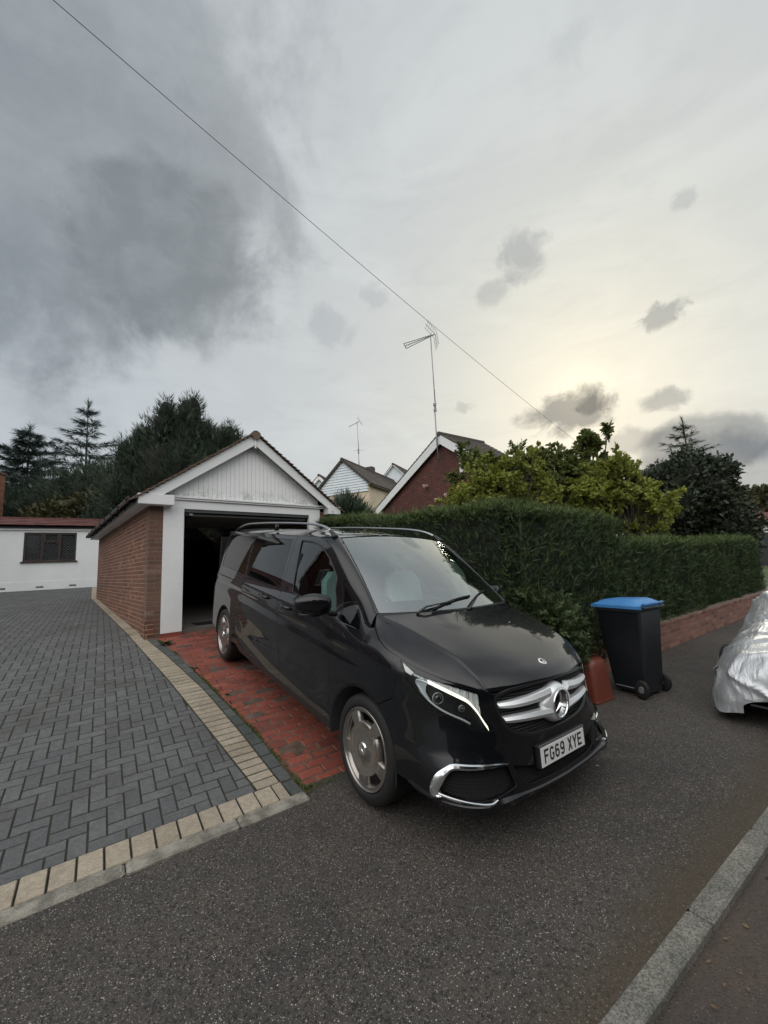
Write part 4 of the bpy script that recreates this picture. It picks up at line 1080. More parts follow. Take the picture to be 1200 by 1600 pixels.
def star(parent, M, r, h, mat=CHROME):
    mb = MB()
    for k in range(3):
        a = R(90 + 120 * k); d = Vector((math.cos(a), math.sin(a), 0)); x = Vector((-d.y, d.x, 0)); w = r * .125
        mb.add([M @ (d * r + Vector((0, 0, h * .35))), M @ (x * w + d * r * .07 + Vector((0, 0, .0))), M @ (-x * w + d * r * .07), M @ Vector((0, 0, h))], [(0, 3, 1), (0, 2, 3)])
    return mb.build('badge_star', mat, parent)
star(boss, BM @ Matrix.Translation((0, 0, .0215)), .083, .014)
# ---- number plate
PC = (-math.pi / 2, .523); pn = nrm(SB, *PC); pn = Vector((pn.x, 0, pn.z + .02)).normalized(); pc = Vector(SB(*PC)) + pn * .022; pz = pn.cross(yv).normalized()
PM = Matrix(((yv.x, pz.x, pn.x, pc.x), (yv.y, pz.y, pn.y, pc.y), (yv.z, pz.z, pn.z, pc.z), (0, 0, 0, 1)))
holder = MB().bev(-.278, .278, -.062, .070, -.03, -.001, .006).xf(PM).build('plate_holder', BLACKPL, van)
holder2 = MB().bev(-.272, .272, .056, .068, -.001, .003, .0015).xf(PM).build('plate_bar', plain('plate_grey', (.10, .10, .10), .4), holder)
plate = MB().bev(-.26, .26, -.0555, .0545, -.0008, .004, .0015).xf(PM).build('number_plate', PLATEW, van)
LET = {  # stroke letters on a 50 x 79 mm body, 14 mm strokes
 'F': [[(7, 0), (7, 79)], [(7, 72), (50, 72)], [(7, 41), (42, 41)]],
 'X': [[(5, 0), (45, 79)], [(45, 0), (5, 79)]],
 'Y': [[(25, 0), (25, 36)], [(25, 34), (5, 79)], [(25, 34), (45, 79)]],
 'E': [[(7, 0), (7, 79)], [(7, 72), (50, 72)], [(7, 7), (50, 7)], [(7, 41), (44, 41)]],
}
def ring(cx, cy, rx, ry, a0, a1, n=16): return [(cx + rx * math.cos(R(a0 + (a1 - a0) * i / n)), cy + ry * math.sin(R(a0 + (a1 - a0) * i / n))) for i in range(n + 1)]
LET['G'] = [ring(25, 54, 18, 18, 20, 180) + ring(25, 25, 18, 18, 180, 360) + [(43, 25), (43, 36)], [(28, 36), (50, 36)]]
LET['6'] = [ring(25, 54, 18, 18, 30, 180) + ring(25, 25, 18, 18, 180, 360) + ring(25, 27, 18, 18, 0, 180)[0:]]
LET['9'] = [[(50 - x, 79 - y) for x, y in LET['6'][0]]]
def stroke(mb, pts, w, z, M):
    """flat ribbon following a polyline"""
    n = len(pts); L = []
    for i in range(n):
        a = Vector(pts[max(0, i - 1)]); b = Vector(pts[min(n - 1, i + 1)]); d = (b - a).normalized(); nn = Vector((-d.y, d.x)); p = Vector(pts[i]); L.append((p + nn * w / 2, p - nn * w / 2))
    b0 = len(mb.v)
    for p, q in L: mb.v += [tuple(M @ Vector((p.x, p.y, z))), tuple(M @ Vector((q.x, q.y, z)))]
    for i in range(n - 1): mb.f.append((b0 + 2 * i, b0 + 2 * i + 1, b0 + 2 * i + 3, b0 + 2 * i + 2))
mb = MB(); x = -.229; zi = 0
for ch in 'FG69 XYE':
    if ch == ' ': x += .033; continue
    for st in LET[ch]:
        zi += 1; stroke(mb, [((px) / 1000 + x, py / 1000 - .0395) for px, py in st], .0135, .0043 + .00006 * zi, PM)
    x += .061
mb.build('plate_lettering', BLUEDK, plate)
# ---- headlights
def tubeon(name, pts, rad, off, mat, parent, side, k=5, sy=1.): 
    return MB().tube([pt(s, w, off, side) for s, w in smoothline(pts, k)], rad, 8, True, sy=sy).build(name, mat, parent, True)
for side in ('r', 'l'):
    hl = panel('headlight', inset(HL, -.001), BLACKPL, van, off=-.045, thick=-.045, side=side)
    DR = [(-.470, .955), (-.556, .931), (-.666, .896), (-.735, .868), (-.795, .815), (-.835, .765), (-.868, .727)]
    strip3('daytime_light', [(a + .003, b + .011) for a, b in DR], [(a - .004, b - .010) for a, b in DR], DRLON, hl, -.012, side, .004)
    lowc = [(-.395, .955), (-.385, .938), (-.433, .893), (-.492, .842), (-.566, .808), (-.644, .784), (-.705, .768), (-.755, .748)]
    tubeon('lamp_trim', [(-.50, .938), (-.43, .952), (-.392, .950), (-.390, .930), (-.433, .893), (-.492, .845), (-.566, .811), (-.644, .787), (-.705, .770), (-.755, .750)], [.009] * 46, -.016, SATIN, hl, side, sy=.8)
    panel('lamp_trim', [(-.382, .955), (-.47, .945), (-.455, .925), (-.455, .89), (-.50, .845), (-.48, .842), (-.42, .885), (-.38, .93)], SATIN, hl, off=-.018, thick=.006, side=side)
    # upper indicator row of faceted reflectors
    top = [(-.262, 1.032), (-.36, .990), (-.438, .974), (-.52, .962), (-.604, .947), (-.68, .933), (-.738, .922), (-.800, .908)]
    bot = [(-.285, 1.005), (-.36, .974), (-.445, .955), (-.53, .944), (-.604, .921), (-.68, .900), (-.742, .872), (-.822, .800)]
    panel('indicator', [(-.262, 1.034), (-.36, .992), (-.345, .972), (-.30, .985)], DRLM, hl, off=-.012, thick=.01, side=side)
    mb = MB()
    tt, bb = smoothline(top[1:], 3), smoothline(bot[1:], 3)
    for i in range(len(tt) - 1):
        a, b, c, d = tt[i], tt[i + 1], bb[i + 1], bb[i]
        o1, o2 = (-.014, -.030) if i % 2 == 0 else (-.030, -.014)
        q = [pt(*a, o1, side), pt(*b, o2 + .004, side), pt(*c, o2 - .004, side), pt(*d, o1 - .002, side)]
        mb.add(q, [(0, 1, 2, 3)])
        m = [(a[0] + d[0]) / 2, (a[1] + d[1]) / 2]
    mb.build('indicator_reflector', LAMPSILV, hl)
    for i in range(0, len(tt), 3): MB().tube([pt(*tt[i], -.012, side), pt(*bb[i], -.016, side)], .0028, 6).build('reflector_rib', CHROME, hl)
    for (cs, cw_, r_) in ((-.539, .868, .030), (-.700, .826, .017)):
        c_ = pt(cs, cw_, -.030, side); n_ = (Vector((1, 0, 0)) * .75 + nrm(SB, cs, cw_) * (1) if side == 'r' else Vector((1, 0, 0)) * .75 + Vector((nrm(SB, cs, cw_).x, -nrm(SB, cs, cw_).y, nrm(SB, cs, cw_).z))).normalized()
        M_ = Matrix.Translation(c_) @ n_.to_track_quat('Z', 'Y').to_matrix().to_4x4()
        MB().lathe([(r_ * 1.12, -.005), (r_ * 1.1, .006), (r_ * 1.03, .007), (r_ * 1.0, .003)], 28, M_).build('lens_bezel', CHROME if r_ > .03 else SATIN, hl, True)
        MB().lathe([(r_, .0), (r_ * .9, .010), (r_ * .6, .018), (r_ * .3, .021), (.0005, .022)], 28, M_).build('projector_lens', plain('projector_glass', (.02, .024, .026), .05, coat=1., spec=.6), hl, True)
    panel('lens_cover', inset(HL, .0015), LGLASS, hl, off=.0005, thick=.002, side=side)

# ---- bonnet: loft from shut line, over the power crease, to the centre line
def L3(tab, r):
    n = len(tab); q = max(0, min(1, r)) * (n - 1); i = min(int(q), n - 2); t = q - i
    g = lambda j: Vector(tab[max(0, min(n - 1, j))]); p0, p1, p2, p3 = g(i - 1), g(i), g(i + 1), g(i + 2)
    return .5 * ((2 * p1) + (p2 - p0) * t + (2 * p0 - 5 * p1 + 4 * p2 - p3) * t * t + (3 * p1 - p0 - 3 * p2 + p3) * t**3)
def resamp(tab, n=13):
    pts = [L3(tab, i / 200) for i in range(201)]; cl = [0]
    for a, b in zip(pts, pts[1:]): cl.append(cl[-1] + (b - a).length)
    out = []
    for i in range(n):
        d = cl[-1] * i / (n - 1); j = min(199, max(0, int(np.searchsorted(cl, d)) - 1)); f = (d - cl[j]) / max(1e-9, cl[j + 1] - cl[j]); out.append(pts[j].lerp(pts[j + 1], f))
    return out
edge = resamp([SB(*p) for p in BE[::-1]] + [(-.105, -.79, 1.243)])
crease = resamp([(.752, -.575, .930), (.735, -.580, .962), (.64, -.60, 1.028), (.55, -.622, 1.082), (.40, -.66, 1.130), (.17, -.70, 1.185), (-.03, -.752, 1.225), (-.10, -.775, 1.240)])
crease[0] = edge[0].lerp(crease[0], .8)
cent = resamp([(.876, 0, .953), (.862, 0, .972), (.80, 0, 1.012), (.60, 0, 1.093), (.35, 0, 1.175), (.15, 0, 1.228), (.055, 0, 1.252)])
def bonnet_pt(r, q, side=-1):
    """r along (0 nose .. 1 windscreen), q across (0 shut line .. 1 centre)"""
    E_, K, C_ = (L3(x, r) for x in (edge, crease, cent))
    if q < .2:
        t = q / .2; p = E_.lerp(K, t); b = math.sin(math.pi * t) * .008; p = p + Vector((0, -b, b * .5))
    else:
        t = (q - .2) / .8; k = 1 - (1 - t)**2
        p = Vector((K.x + (C_.x - K.x) * k, K.y + (C_.y - K.y) * t, K.z + (C_.z - K.z) * k))
        bl = .008 * math.exp(-(t / .10)**2) * sst(0, .12, r) * sst(1, .8, r) if t > 0 else .008; p.z += bl * .5
        p.z += .010 * math.sin(math.pi * t)**2 * math.sin(math.pi * min(1, r * 1.05)) * .6
    return Vector((p.x, p.y * (-side), p.z))
rows = []
qs = [0, .03, .08, .13, .17, .19, .20, .21, .23, .27, .33, .4, .5, .6, .7, .8, .9, 1.]
for i in range(49):
    r = i / 48; L_ = [bonnet_pt(r, q, -1) for q in qs]; rows.append(L_ + [Vector((p.x, -p.y, p.z)) for p in L_[::-1][1:]])
for row in (rows,):
    # bonnet edge turned down
    pass
front = [p + Vector((-.006, 0, -.018)) for p in rows[0]]
rows2 = [[p + Vector((-.02, 0, -.02)) for p in rows[0]], front] + rows
rows2 = [[r_[0] + Vector((0, .004, -.015))] + r_ + [r_[-1] + Vector((0, -.004, -.015))] for r_ in rows2]
bon = MB().grid(rows2); bon.f = [tuple(reversed(f)) for f in bon.f]
bonnet = bon.build('bonnet', PAINT, van, True)
# small round badge on the bonnet
c_ = bonnet_pt(.115, 1.); c2_ = bonnet_pt(.16, 1.); tx = (c2_ - c_).normalized(); nn_ = Vector((0, 1, 0)).cross(tx).normalized(); nn_ = nn_ if nn_.z > 0 else -nn_
M_ = Matrix.Translation(c_.lerp(c2_, .5) + nn_ * .001) @ Matrix((( 0, -tx.x, nn_.x, 0), (1, 0, 0, 0), (0, -tx.z, nn_.z, 0), (0, 0, 0, 1)))
bb_ = MB().lathe([(.030, -.002), (.030, .003), (.027, .0045), (.020, .0045)], 36, M_).build('bonnet_badge', SATIN, bonnet, True)
MB().lathe([(.020, .0042), (.0004, .0042)], 36, M_).build('badge_disc', plain('badge_dark', (.02, .02, .025), .2), bb_, True)
star(bb_, M_ @ Matrix.Translation((0, 0, .0046)), .019, .003)
# ---- windscreen: ruled loft between its foot and its head, bowed
A_bot, A_top = Vector((-.105, -.775, 1.252)), Vector((-.905, -.655, 1.800))
def wsp(q, r, off=0.):
    """q -1..1 across, r 0..1 up"""
    h = 1 - q * q; bot = Vector((A_bot.x + .15 * h, A_bot.y * -q, A_bot.z + .008 * h)); top = Vector((A_top.x + .045 * h, A_top.y * -q, A_top.z + .038 * h))
    p = bot.lerp(top, r); k = math.sin(math.pi * r); p += Vector((.55, 0, .83)) * (.018 * k) + Vector((.02 * k * h, 0, .02 * k * h))
    return p + Vector((.57, 0, .82)) * off
def wfn(q, r): return wsp(-q, r)
ws = panel('windscreen', rounded([(-.985, .0), (.985, .0), (.985, .985), (-.985, .985)], .02, 3), WGLASS, van, fn=wfn, step=.07, thick=.005, bst=.06)
fr_ = rounded([(-.999, -.01), (.999, -.01), (.999, .999), (-.999, .999)], .02, 3)
panel('screen_border', fr_, plain('screen_frit', (.008, .008, .009), .25), ws, [rounded([(-.925, .115), (.925, .115), (.94, .955), (-.94, .955)], .05, 5)], fn=lambda a, b: tuple(wsp(-a, b, -.006)), thick=.0, step=.06, bst=.05)
mb = MB(); mb.add([wsp(q, r, -.014) for r, q in ((1., -.17), (1., .17), (.93, .17), (.86, .12), (.855, -.10), (.93, -.17))], [(0, 1, 2, 3, 4, 5)]); mb.build('sensor_shade', plain('shade_black', (.01, .01, .011), .5), ws)
mb = MB(); mb.add([wsp(-1 + .0 * i, i / 20, -.0) for i in range(0)], [])
# cowl panel below the glass
cw = []
for q in np.linspace(-1, 1, 25):
    p = wsp(q, 0); a = bonnet_pt(1., 1 - abs(q), -1 ) if q <= 0 else bonnet_pt(1., 1 - abs(q), -1)
    cw.append([p + Vector((.0, 0, -.004)), p + Vector((.05, 0, -.03)), p + Vector((.13, 0, -.05))])
MB().grid(cw).build('scuttle_panel', BLACKPL, van, True)
# ---- A-pillars
c2l = smoothline(C2, 4)[3:] + smoothline(C2b, 4)[1:]
C2L = resamp([SB(*p) for p in c2l], 26)
for side in (-1, 1):
    rows = []
    for i in range(26):
        r = i / 25; a = wsp(-1, r * 1.0) + Vector((.0, 0, .003)); b = C2L[i].copy()
        if i == 0: b = b
        m1 = a.lerp(b, .25) + Vector((.010, -.010, .012)); m2 = a.lerp(b, .6) + Vector((.008, -.014, .010)); m3 = a.lerp(b, .88) + Vector((.002, -.006, .003))
        rows.append([Vector((p.x, p.y * -side, p.z)) for p in (a + Vector((0, .004, -.012)), a, m1, m2, m3, b, b + Vector((0, .008, -.004)))])
    m = MB().grid(rows)
    if side == 1: m.f = [tuple(reversed(f)) for f in m.f]
    m.build('windscreen_pillar', PAINT, van, True)
# ---- roof
frontc = [wsp(q, 1.0) for q in np.linspace(-1, 1, 25)]
sidec = [A_top] + [Vector(SB(s, 1.800)) for s in (1.09, 1.22, 1.5, 2, 2.5, 3, 3.5, 3.9, 4.2, 4.38, 4.45)]
sidec = resamp(sidec, 40)
rows = []
for i, e in enumerate(sidec):
    f = i / (len(sidec) - 1); hgt = (1.838 - 1.8) + (.085 - .038) * sst(0, .25, f) - .03 * sst(.7, 1, f); row = []
    for q in np.linspace(-1, 1, 31):
        a = abs(q); y = e.y * -q if True else 0
        x = e.x + (.045 if f == 0 else .045 * (1 - f * 3 if f < .33 else 0)) * (1 - q * q)
        if f > .8: x -= .05 * (f - .8) / .2 * (1 - q * q)
        row.append(Vector((x, y, e.z + hgt * (1 - a**2.6))))
    rows.append(row)
rf = MB().grid(rows); 
roof = rf.build('roof', PAINT, van, True)
def roofz(u, v):
    f = max(0, min(1, (-.905 - u) / 3.45)); hgt = .038 + .047 * sst(0, .25, f) - .03 * sst(.7, 1, f); return 1.8 + hgt * (1 - min(1, abs(v) / .75)**2.6)
mb = MB(); rows = []
for u in np.linspace(-1.08, -1.92, 12): rows.append([(u, v, roofz(u, v) + (.007 if -1.9 < u < -1.1 and abs(v) < .49 else .002)) for v in np.linspace(-.50, .50, 14)])
mb.grid(rows).build('sunroof', DGLASS, roof, True)
for side in (-1, 1):
    path = [(-.93, .695, 1.800), (-1.00, .690, 1.842), (-1.12, .682, 1.885), (-1.30, .675, 1.915), (-1.6, .670, 1.930), (-2.2, .668, 1.936), (-2.9, .668, 1.934), (-3.5, .668, 1.918), (-3.8, .668, 1.885), (-3.98, .668, 1.835), (-4.05, .668, 1.80)]
    pp = [Vector((a, b * side, c)) for a, b, c in path]; sm = [L3(pp, i / 50) for i in range(51)]
    rail = MB().tube(sm[7:44], .017, 10, sy=.75).build('roof_rail', RAILM, van, True)
    MB().tube(sm[0:8], [.034, .032, .030, .028, .026, .024, .0215, .0195], 10, sy=.8).build('rail_foot', BLACKPL, rail, True)
    MB().tube(sm[43:51], [.0195, .022, .024, .026, .028, .03, .032, .034], 10, sy=.8).build('rail_foot', BLACKPL, rail, True)
    MB().tube([(-2.45, .668 * side, 1.93), (-2.45, .668 * side, 1.84)], [.016, .03], 8).build('rail_foot', BLACKPL, rail, True)
# ---- wipers
def wpt(q, r, off): return wsp(q, r, off)
for (q0, r0, q1, r1, pv) in ((-.42, .00, .24, .10, (-.62, -.05)), (.10, .0, .62, .14, (.05, -.05))):
    arm = MB().tube([wpt(pv[0], pv[1] + .02, .015), wpt(pv[0] + .12, .015, .03), wpt((q0 + q1) / 2, (r0 + r1) / 2 + .012, .022)], [.013, .011, .006], 8, sy=.7).build('wiper', BLACKPL, van, True)
    bl = [wpt(q0 + (q1 - q0) * f, r0 + (r1 - r0) * f + .02 * math.sin(math.pi * f), .012) for f in np.linspace(0, 1, 9)]
    MB().tube(bl, .008, 6, sy=1.4).build('wiper_blade', BLACKMAT, arm, True)
for sy in (-1, 1):      # light door trims inside the cabin
    MB().grid([[(-.62, sy * .80, .75), (-1.55, sy * .84, .75)], [(-.64, sy * .79, 1.12), (-1.58, sy * .83, 1.16)]]).build('door_trim', SEATM, van)
# ---- wheels
def wheel(u, side):
    w = empty('wheel', None); w.parent = van; sy = 1 if side == 'l' else -1; M0 = Matrix.Translation((u, sy * .925, .352))
    M1 = M0 @ Matrix.Rotation(-sy * math.pi / 2, 4, 'X')      # local z -> outward
    w.matrix_parent_inverse = Matrix.Identity(4); w.matrix_local = M0
    Mi = M0.inverted() @ M1
    prof = [(.262, -.235), (.30, -.24), (.335, -.228), (.350, -.20), (.353, -.13), (.353, -.06), (.347, -.022), (.333, -.006), (.315, .002), (.295, .005), (.280, .002), (.272, -.004), (.268, -.016)]
    ty = MB().lathe(prof, 72, Mi).build('tyre', RUBBER, w, True)
    mb = MB()
    for k in range(4):
        z = -.20 + k * .047; mb.lathe([(.3535, z - .0045), (.3545, z - .004), (.3545, z + .004), (.3535, z + .0045)], 72, Mi)
    mb.build('tread_groove', BLACKMAT, ty)
    MB().lathe([(.268, -.012), (.266, -.002), (.262, .002), (.257, -.002), (.252, -.02), (.25, -.20), (.24, -.22)], 72, Mi).build('rim', RIMM, w, True)
    MB().lathe([(.25, -.16), (.15, -.17), (.02, -.17)], 40, Mi).build('brake_disc', RIMDARK, w, True)
    rot = R(18)
    # dish with five wide openings
    def dish(a, b):
        r = math.hypot(a, b); z = .004 - .018 * sst(.02, .10, r) + .010 * sst(.13, .17, r) - .006 * sst(.20, .25, r); return tuple(Mi @ Vector((a, b, z)))
    def circ(r, a0, a1, n): return [(r * math.cos(a0 + (a1 - a0) * i / n), r * math.sin(a0 + (a1 - a0) * i / n)) for i in range(n + 1)]
    holes = []
    for k in range(5):
        c = rot + 2 * math.pi * k / 5; hi, ho = R(26), R(25)
        h = circ(.238, c - ho, c + ho, 12) + circ(.170, c + hi * .90, c - hi * .90, 10); holes.append(rounded(h, .012, 2) if False else h)
    face = panel('wheel_face', circ(.256, 0, 2 * math.pi, 72)[:-1], RIMM, w, holes, fn=lambda a, b: dish(-a, b), thick=.045, step=.03, bst=.03)
    cap = MB().lathe([(.045, -.012), (.044, .004), (.038, .010), (.030, .012), (.026, .008), (.0005, .010)], 36, Mi).build('centre_cap', CHROME, w, True)
    star(cap, Mi @ Matrix.Translation((0, 0, .0115)), .026, .004)
    mb = MB(); mb.lathe([(.062, -.0135), (.060, -.0105), (.057, -.0135)], 48, Mi).build('cap_ring', RIMM, cap, True)
for u, sd_ in ((0, 'r'), (RW, 'r'), (0, 'l'), (RW, 'l')): wheel(u, sd_)
# ---- dark shell inside the panels, floor, and cabin
mb = MB()
rows = []
for w_ in (.36, .6, .9, 1.14): rows.append([pt(s, w_, -.035) for s in np.concatenate([np.arange(.60, 2.95, .1), np.arange(2.95, 3.1, .05)])])
mb.grid(rows).grid([[Vector((p.x, -p.y, p.z)) for p in r_] for r_ in rows])
rows = [[pt(s, w_, -.075) for s in np.linspace(-.36, -2.78, 50)] for w_ in (.30, .5, .7, .88, .93)]
mb.grid(rows)
rows = [[pt(s, w_, -.03) for s in np.linspace(4.05, 4.6, 12)] for w_ in (.36, .9, 1.14)]; mb.grid(rows)
mb.box(-4.3, -.45, -.72, .72, .30, .44); mb.box(.36, .78, -.55, .55, .26, .40); mb.box(-.47, .42, -.55, .55, .30, .90)
mb.box(-4.45, -4.40, -.8, .8, .45, 1.7)
mb.build('floor_pan', BLACKMAT, van)
rows = [[bonnet_pt(r, q) + Vector((-.03, 0, -.05)) for q in np.linspace(0.02, .98, 8)] + [Vector((bonnet_pt(r, q).x - .03, -bonnet_pt(r, q).y, bonnet_pt(r, q).z - .05)) for q in np.linspace(.98, .02, 8)] for r in np.linspace(0, 1, 8)]
MB().grid(rows).build('engine_bay', BLACKMAT, van)
dash = MB(); rows = []
for v in np.linspace(-.76, .76, 30):
    hump = .045 * math.exp(-((v + .38) / .16)**2); rows.append([(.10 - .12 * (v / .76)**2, v, 1.215), (-.10, v, 1.225), (-.28, v, 1.215 + hump), (-.38, v, 1.19 + hump), (-.42, v, 1.12), (-.36, v, .9)])
dash.grid(rows).build('dashboard', DASH, van, True)
mb = MB().lathe([(.185 + .014 * math.cos(a), .014 * math.sin(a)) for a in np.linspace(0, 2 * math.pi, 11)], 40, Matrix.Translation((-.60, -.38, 1.13)) @ Matrix.Rotation(R(62), 4, 'Y'))
mb.lathe([(.06, .0), (.055, .02), (.001, .025)], 20, Matrix.Translation((-.60, -.38, 1.13)) @ Matrix.Rotation(R(62), 4, 'Y'))
mb.box(-.615, -.595, -.55, -.21, 1.12, 1.15); mb.build('steering_wheel', plain('wheel_trim', (.05, .055, .055), .4), van, True)
def seat(u, v, w0=.80, s_=1.):
    root = MB(); rows = []
    for i in range(15):   # back rest
        f = i / 14; z = w0 + .02 + .62 * f; x = u - .10 - .16 * f; wd = (.26 - .05 * abs(f - .3)) * (1 - .35 * sst(.85, 1, f))
        rows.append([(x + .07 * (abs(math.cos(a))**.6) * (1 if math.cos(a) > 0 else -1) + .035 * (abs(math.sin(a))**4) * (1 if math.cos(a) > 0 else 0), v + wd * (abs(math.sin(a))**.7) * (1 if math.sin(a) > 0 else -1), z) for a in np.linspace(0, 2 * math.pi, 25)[:-1]])
    root.grid(rows, closed=True); root.f.append(tuple(len(root.v) - 24 + i for i in range(24)))
    o = root.build('seat', SEATM, van, True)
    MB().bev(u - .12, u + .40, v - .26, v + .26, w0 - .14, w0 + .04, .05).build('seat_cushion', SEATM, o, True)
    MB().bev(u - .33, u - .22, v - .13, v + .13, w0 + .68, w0 + .86, .035).build('headrest', SEATM, o, True)
    MB().tube([(u - .27, v - .06, w0 + .6), (u - .275, v - .06, w0 + .7)], .007, 6).tube([(u - .27, v + .06, w0 + .6), (u - .275, v + .06, w0 + .7)], .007, 6).build('headrest_post', CHROME, o)
    return o
seat(-1.02, -.40, .80); seat(-1.02, .40, .80)
for v in (-.45, .45): seat(-2.3, v, .78)
mb = MB().box(-4.3, -.9, -.70, .70, 1.77, 1.79).build('headlining', plain('headlining_cloth', (.50, .52, .50), .9), van)
mb = MB().bev(-.80, -.775, -.11, .11, 1.645, 1.705, .01).build('cabin_mirror', BLACKPL, van)
for sy in (-1, 1): MB().tube([(-1.40, sy * .80, 1.62), (-1.42, sy * .86, 1.15), (-1.42, sy * .87, .6)], .03, 6).build('centre_pillar', BLACKMAT, van)
# ================================================================== GARAGE  (a along its front, b back, z up)
GA = .7174
gar = empty('garage', (-3.9787, 6.6204, .683), GA, 'detached brick garage with white gable and open doorway behind the van', 'garage')
GD, GWD, EH = 7.5, 3.56, 2.12
def wallbox(name, x0, x1, y0, y1, z0, z1, mat): return MB().box(x0, x1, y0, y1, z0, z1).build(name, mat, gar)
MB().box(0, .215, .235, GD, -.5, EH).build('side_wall', BRICK, gar)
MB().box(GWD - .215, GWD, .235, GD, -.5, EH).build('side_wall', BRICK, gar)
MB().box(.216, GWD - .216, GD - .215, GD - .002, -.5, EH).build('rear_wall', BRICK, gar)
MB().box(.001, .214, 0, .234, -.35, EH - .002).build('brick_pier', BRICK_BROWN, gar)
MB().box(GWD - .214, GWD - .001, 0, .234, -.35, EH - .002).build('brick_pier', BRICK_BROWN, gar)
# protruding foot of the corner, courses stepped
MB().box(-.02, .12, -.012, .3, -.35, .20).build('brick_footing', BRICK, gar)
for x0, x1 in ((.216, .545), (3.07, 3.342)):
    p_ = MB().bev(x0, x1, -.022, .06, -.02, 2.10, .004).build('door_post', WHITE, gar)
    MB().box(x0 + .002, x1 - .002, -.018, .05, -.12, -.021).build('post_foot', REDBLOCK, p_)
    MB().box(x1 - .012 if x0 < 1 else x0 - .028, x1 + .028 if x0 < 1 else x0 + .012, .062, .11, 0, 2.08).build('door_frame', BLACKPL, gar)
MB().box(.217, GWD - .217, .05, GD - .22, -.30, -.004).build('floor', FLOORC, gar)
MB().bev(.22, 3.35, -.02, .13, 2.10, 2.285, .004).build('lintel_board', WHITE, gar)
MB().bev(.23, 3.45, -.075, -.022, 2.285, 2.325, .006).bev(.23, 3.45, -.055, -.023, 2.255, 2.284, .004).build('lintel_moulding', WHITE, gar)
MB().box(.56, 3.06, -.005, .05, 2.045, 2.098).build('door_head', plain('head_dark', (.05, .055, .055), .6), gar)
# open up-and-over door lying under the roof
dd = MB().bev(.58, 3.04, .08, 2.1, 1.99, 2.035, .01).build('garage_door', plain('door_inner', (.20, .23, .22), .5), gar)
MB().box(.64, .70, .02, .62, 1.99, 2.03).build('door_arm', GALV, dd)
MB().tube([(.60, .05, 2.03), (.78, .5, 1.90)], .012, 6).build('door_arm', GALV, dd)
AP = 3.66; HX = GWD / 2; SL = (AP - 2.26) / (HX + .15); OV = .30
def roofline(x): return AP - abs(x - HX) * SL
# gable: vertical boarding
mb = MB(); x = .28; bw = .083
while x < GWD - .28:
    x1 = min(x + bw, GWD - .26); z0 = 2.31
    a, b = roofline(x) - .14, roofline(x1 - .004) - .14
    if min(a, b) > z0 + .02:
        y = -.022 + random.uniform(-.0015, .0015)
        xm = HX if x < HX < x1 else None
        mb.add([(x + .002, y, z0), (x1 - .002, y, z0), (x1 - .002, y, b), (x + .002, y, a), (x + .002, y + .02, z0), (x1 - .002, y + .02, z0), (x1 - .002, y + .02, b), (x + .002, y + .02, a)],
               [(0, 1, 2, 3), (0, 4, 5, 1), (1, 5, 6, 2), (3, 2, 6, 7), (0, 3, 7, 4)])
    x = x1
mb.build('gable_boarding', CLADDING, gar)
MB().add([(.2, .012, 2.28), (GWD - .2, .012, 2.28), (GWD - .2, .012, 2.33), (HX, .012, AP - .14), (.2, .012, 2.33)], [(0, 1, 2, 3, 4)]).add([(.2, GD - .01, 2.1), (GWD - .2, GD - .01, 2.1), (HX, GD - .01, AP - .1)], [(0, 1, 2)]).build('gable_backing', plain('gable_groove', (.42, .43, .43), .8), gar)
# barge boards
for sgn in (-1, 1):
    xe = -.06 if sgn < 0 else GWD + .10
    p0 = Vector((HX + sgn * .001, 0, AP)); p1 = Vector((xe, 0, roofline(xe))); w = Vector((0, 0, .20))
    vs = [(p0.x, -.20, p0.z), (p1.x, -.20, p1.z), (p1.x, -.20, p1.z - .19), (p0.x, -.20, p0.z - .225), (p0.x, -.172, p0.z), (p1.x, -.172, p1.z), (p1.x, -.172, p1.z - .19), (p0.x, -.172, p0.z - .225)]
    MB().add(vs, [(0, 1, 2, 3), (7, 6, 5, 4), (0, 4, 5, 1), (3, 2, 6, 7), (1, 5, 6, 2), (0, 3, 7, 4)]).build('barge_board', WHITE, gar)
    vs = [(HX, -.171, AP - .03), (xe, -.171, roofline(xe) - .03), (xe, .02, roofline(xe) - .03), (HX, .02, AP - .03)]
    MB().add(vs, [(0, 1, 2, 3)]).build('verge_soffit', WHITE, gar)
MB().bev(HX - .016, HX + .016, -.222, -.199, AP - .30, AP + .0, .005).build('apex_finial', WHITE, gar)
# box ends under the eaves, fascia and soffit
MB().bev(-.20, .34, -.215, .0, 2.125, 2.30, .005).build('eaves_box', WHITE, gar)
MB().bev(GWD - .10, GWD + .22, -.215, .0, 2.125, 2.30, .005).build('eaves_box', WHITE, gar)
for sgn in (-1, 1):
    x0 = -.205 if sgn < 0 else GWD + .18
    MB().box(x0, x0 + .025, 0.001, GD + .15, 2.125, 2.30).build('fascia', WHITE, gar)
    MB().box(min(x0 + .026, 0) if sgn < 0 else GWD - .05, -.0 if sgn < 0 else x0 - .001, 0.001, GD + .15, 2.128, 2.14).build('soffit', WHITE, gar)
    MB().box(-.004 if sgn < 0 else GWD - .21, .21 if sgn < 0 else GWD + .004, .0, GD, EH - .001, 2.2).build('wall_plate', BRICK_BROWN, gar)
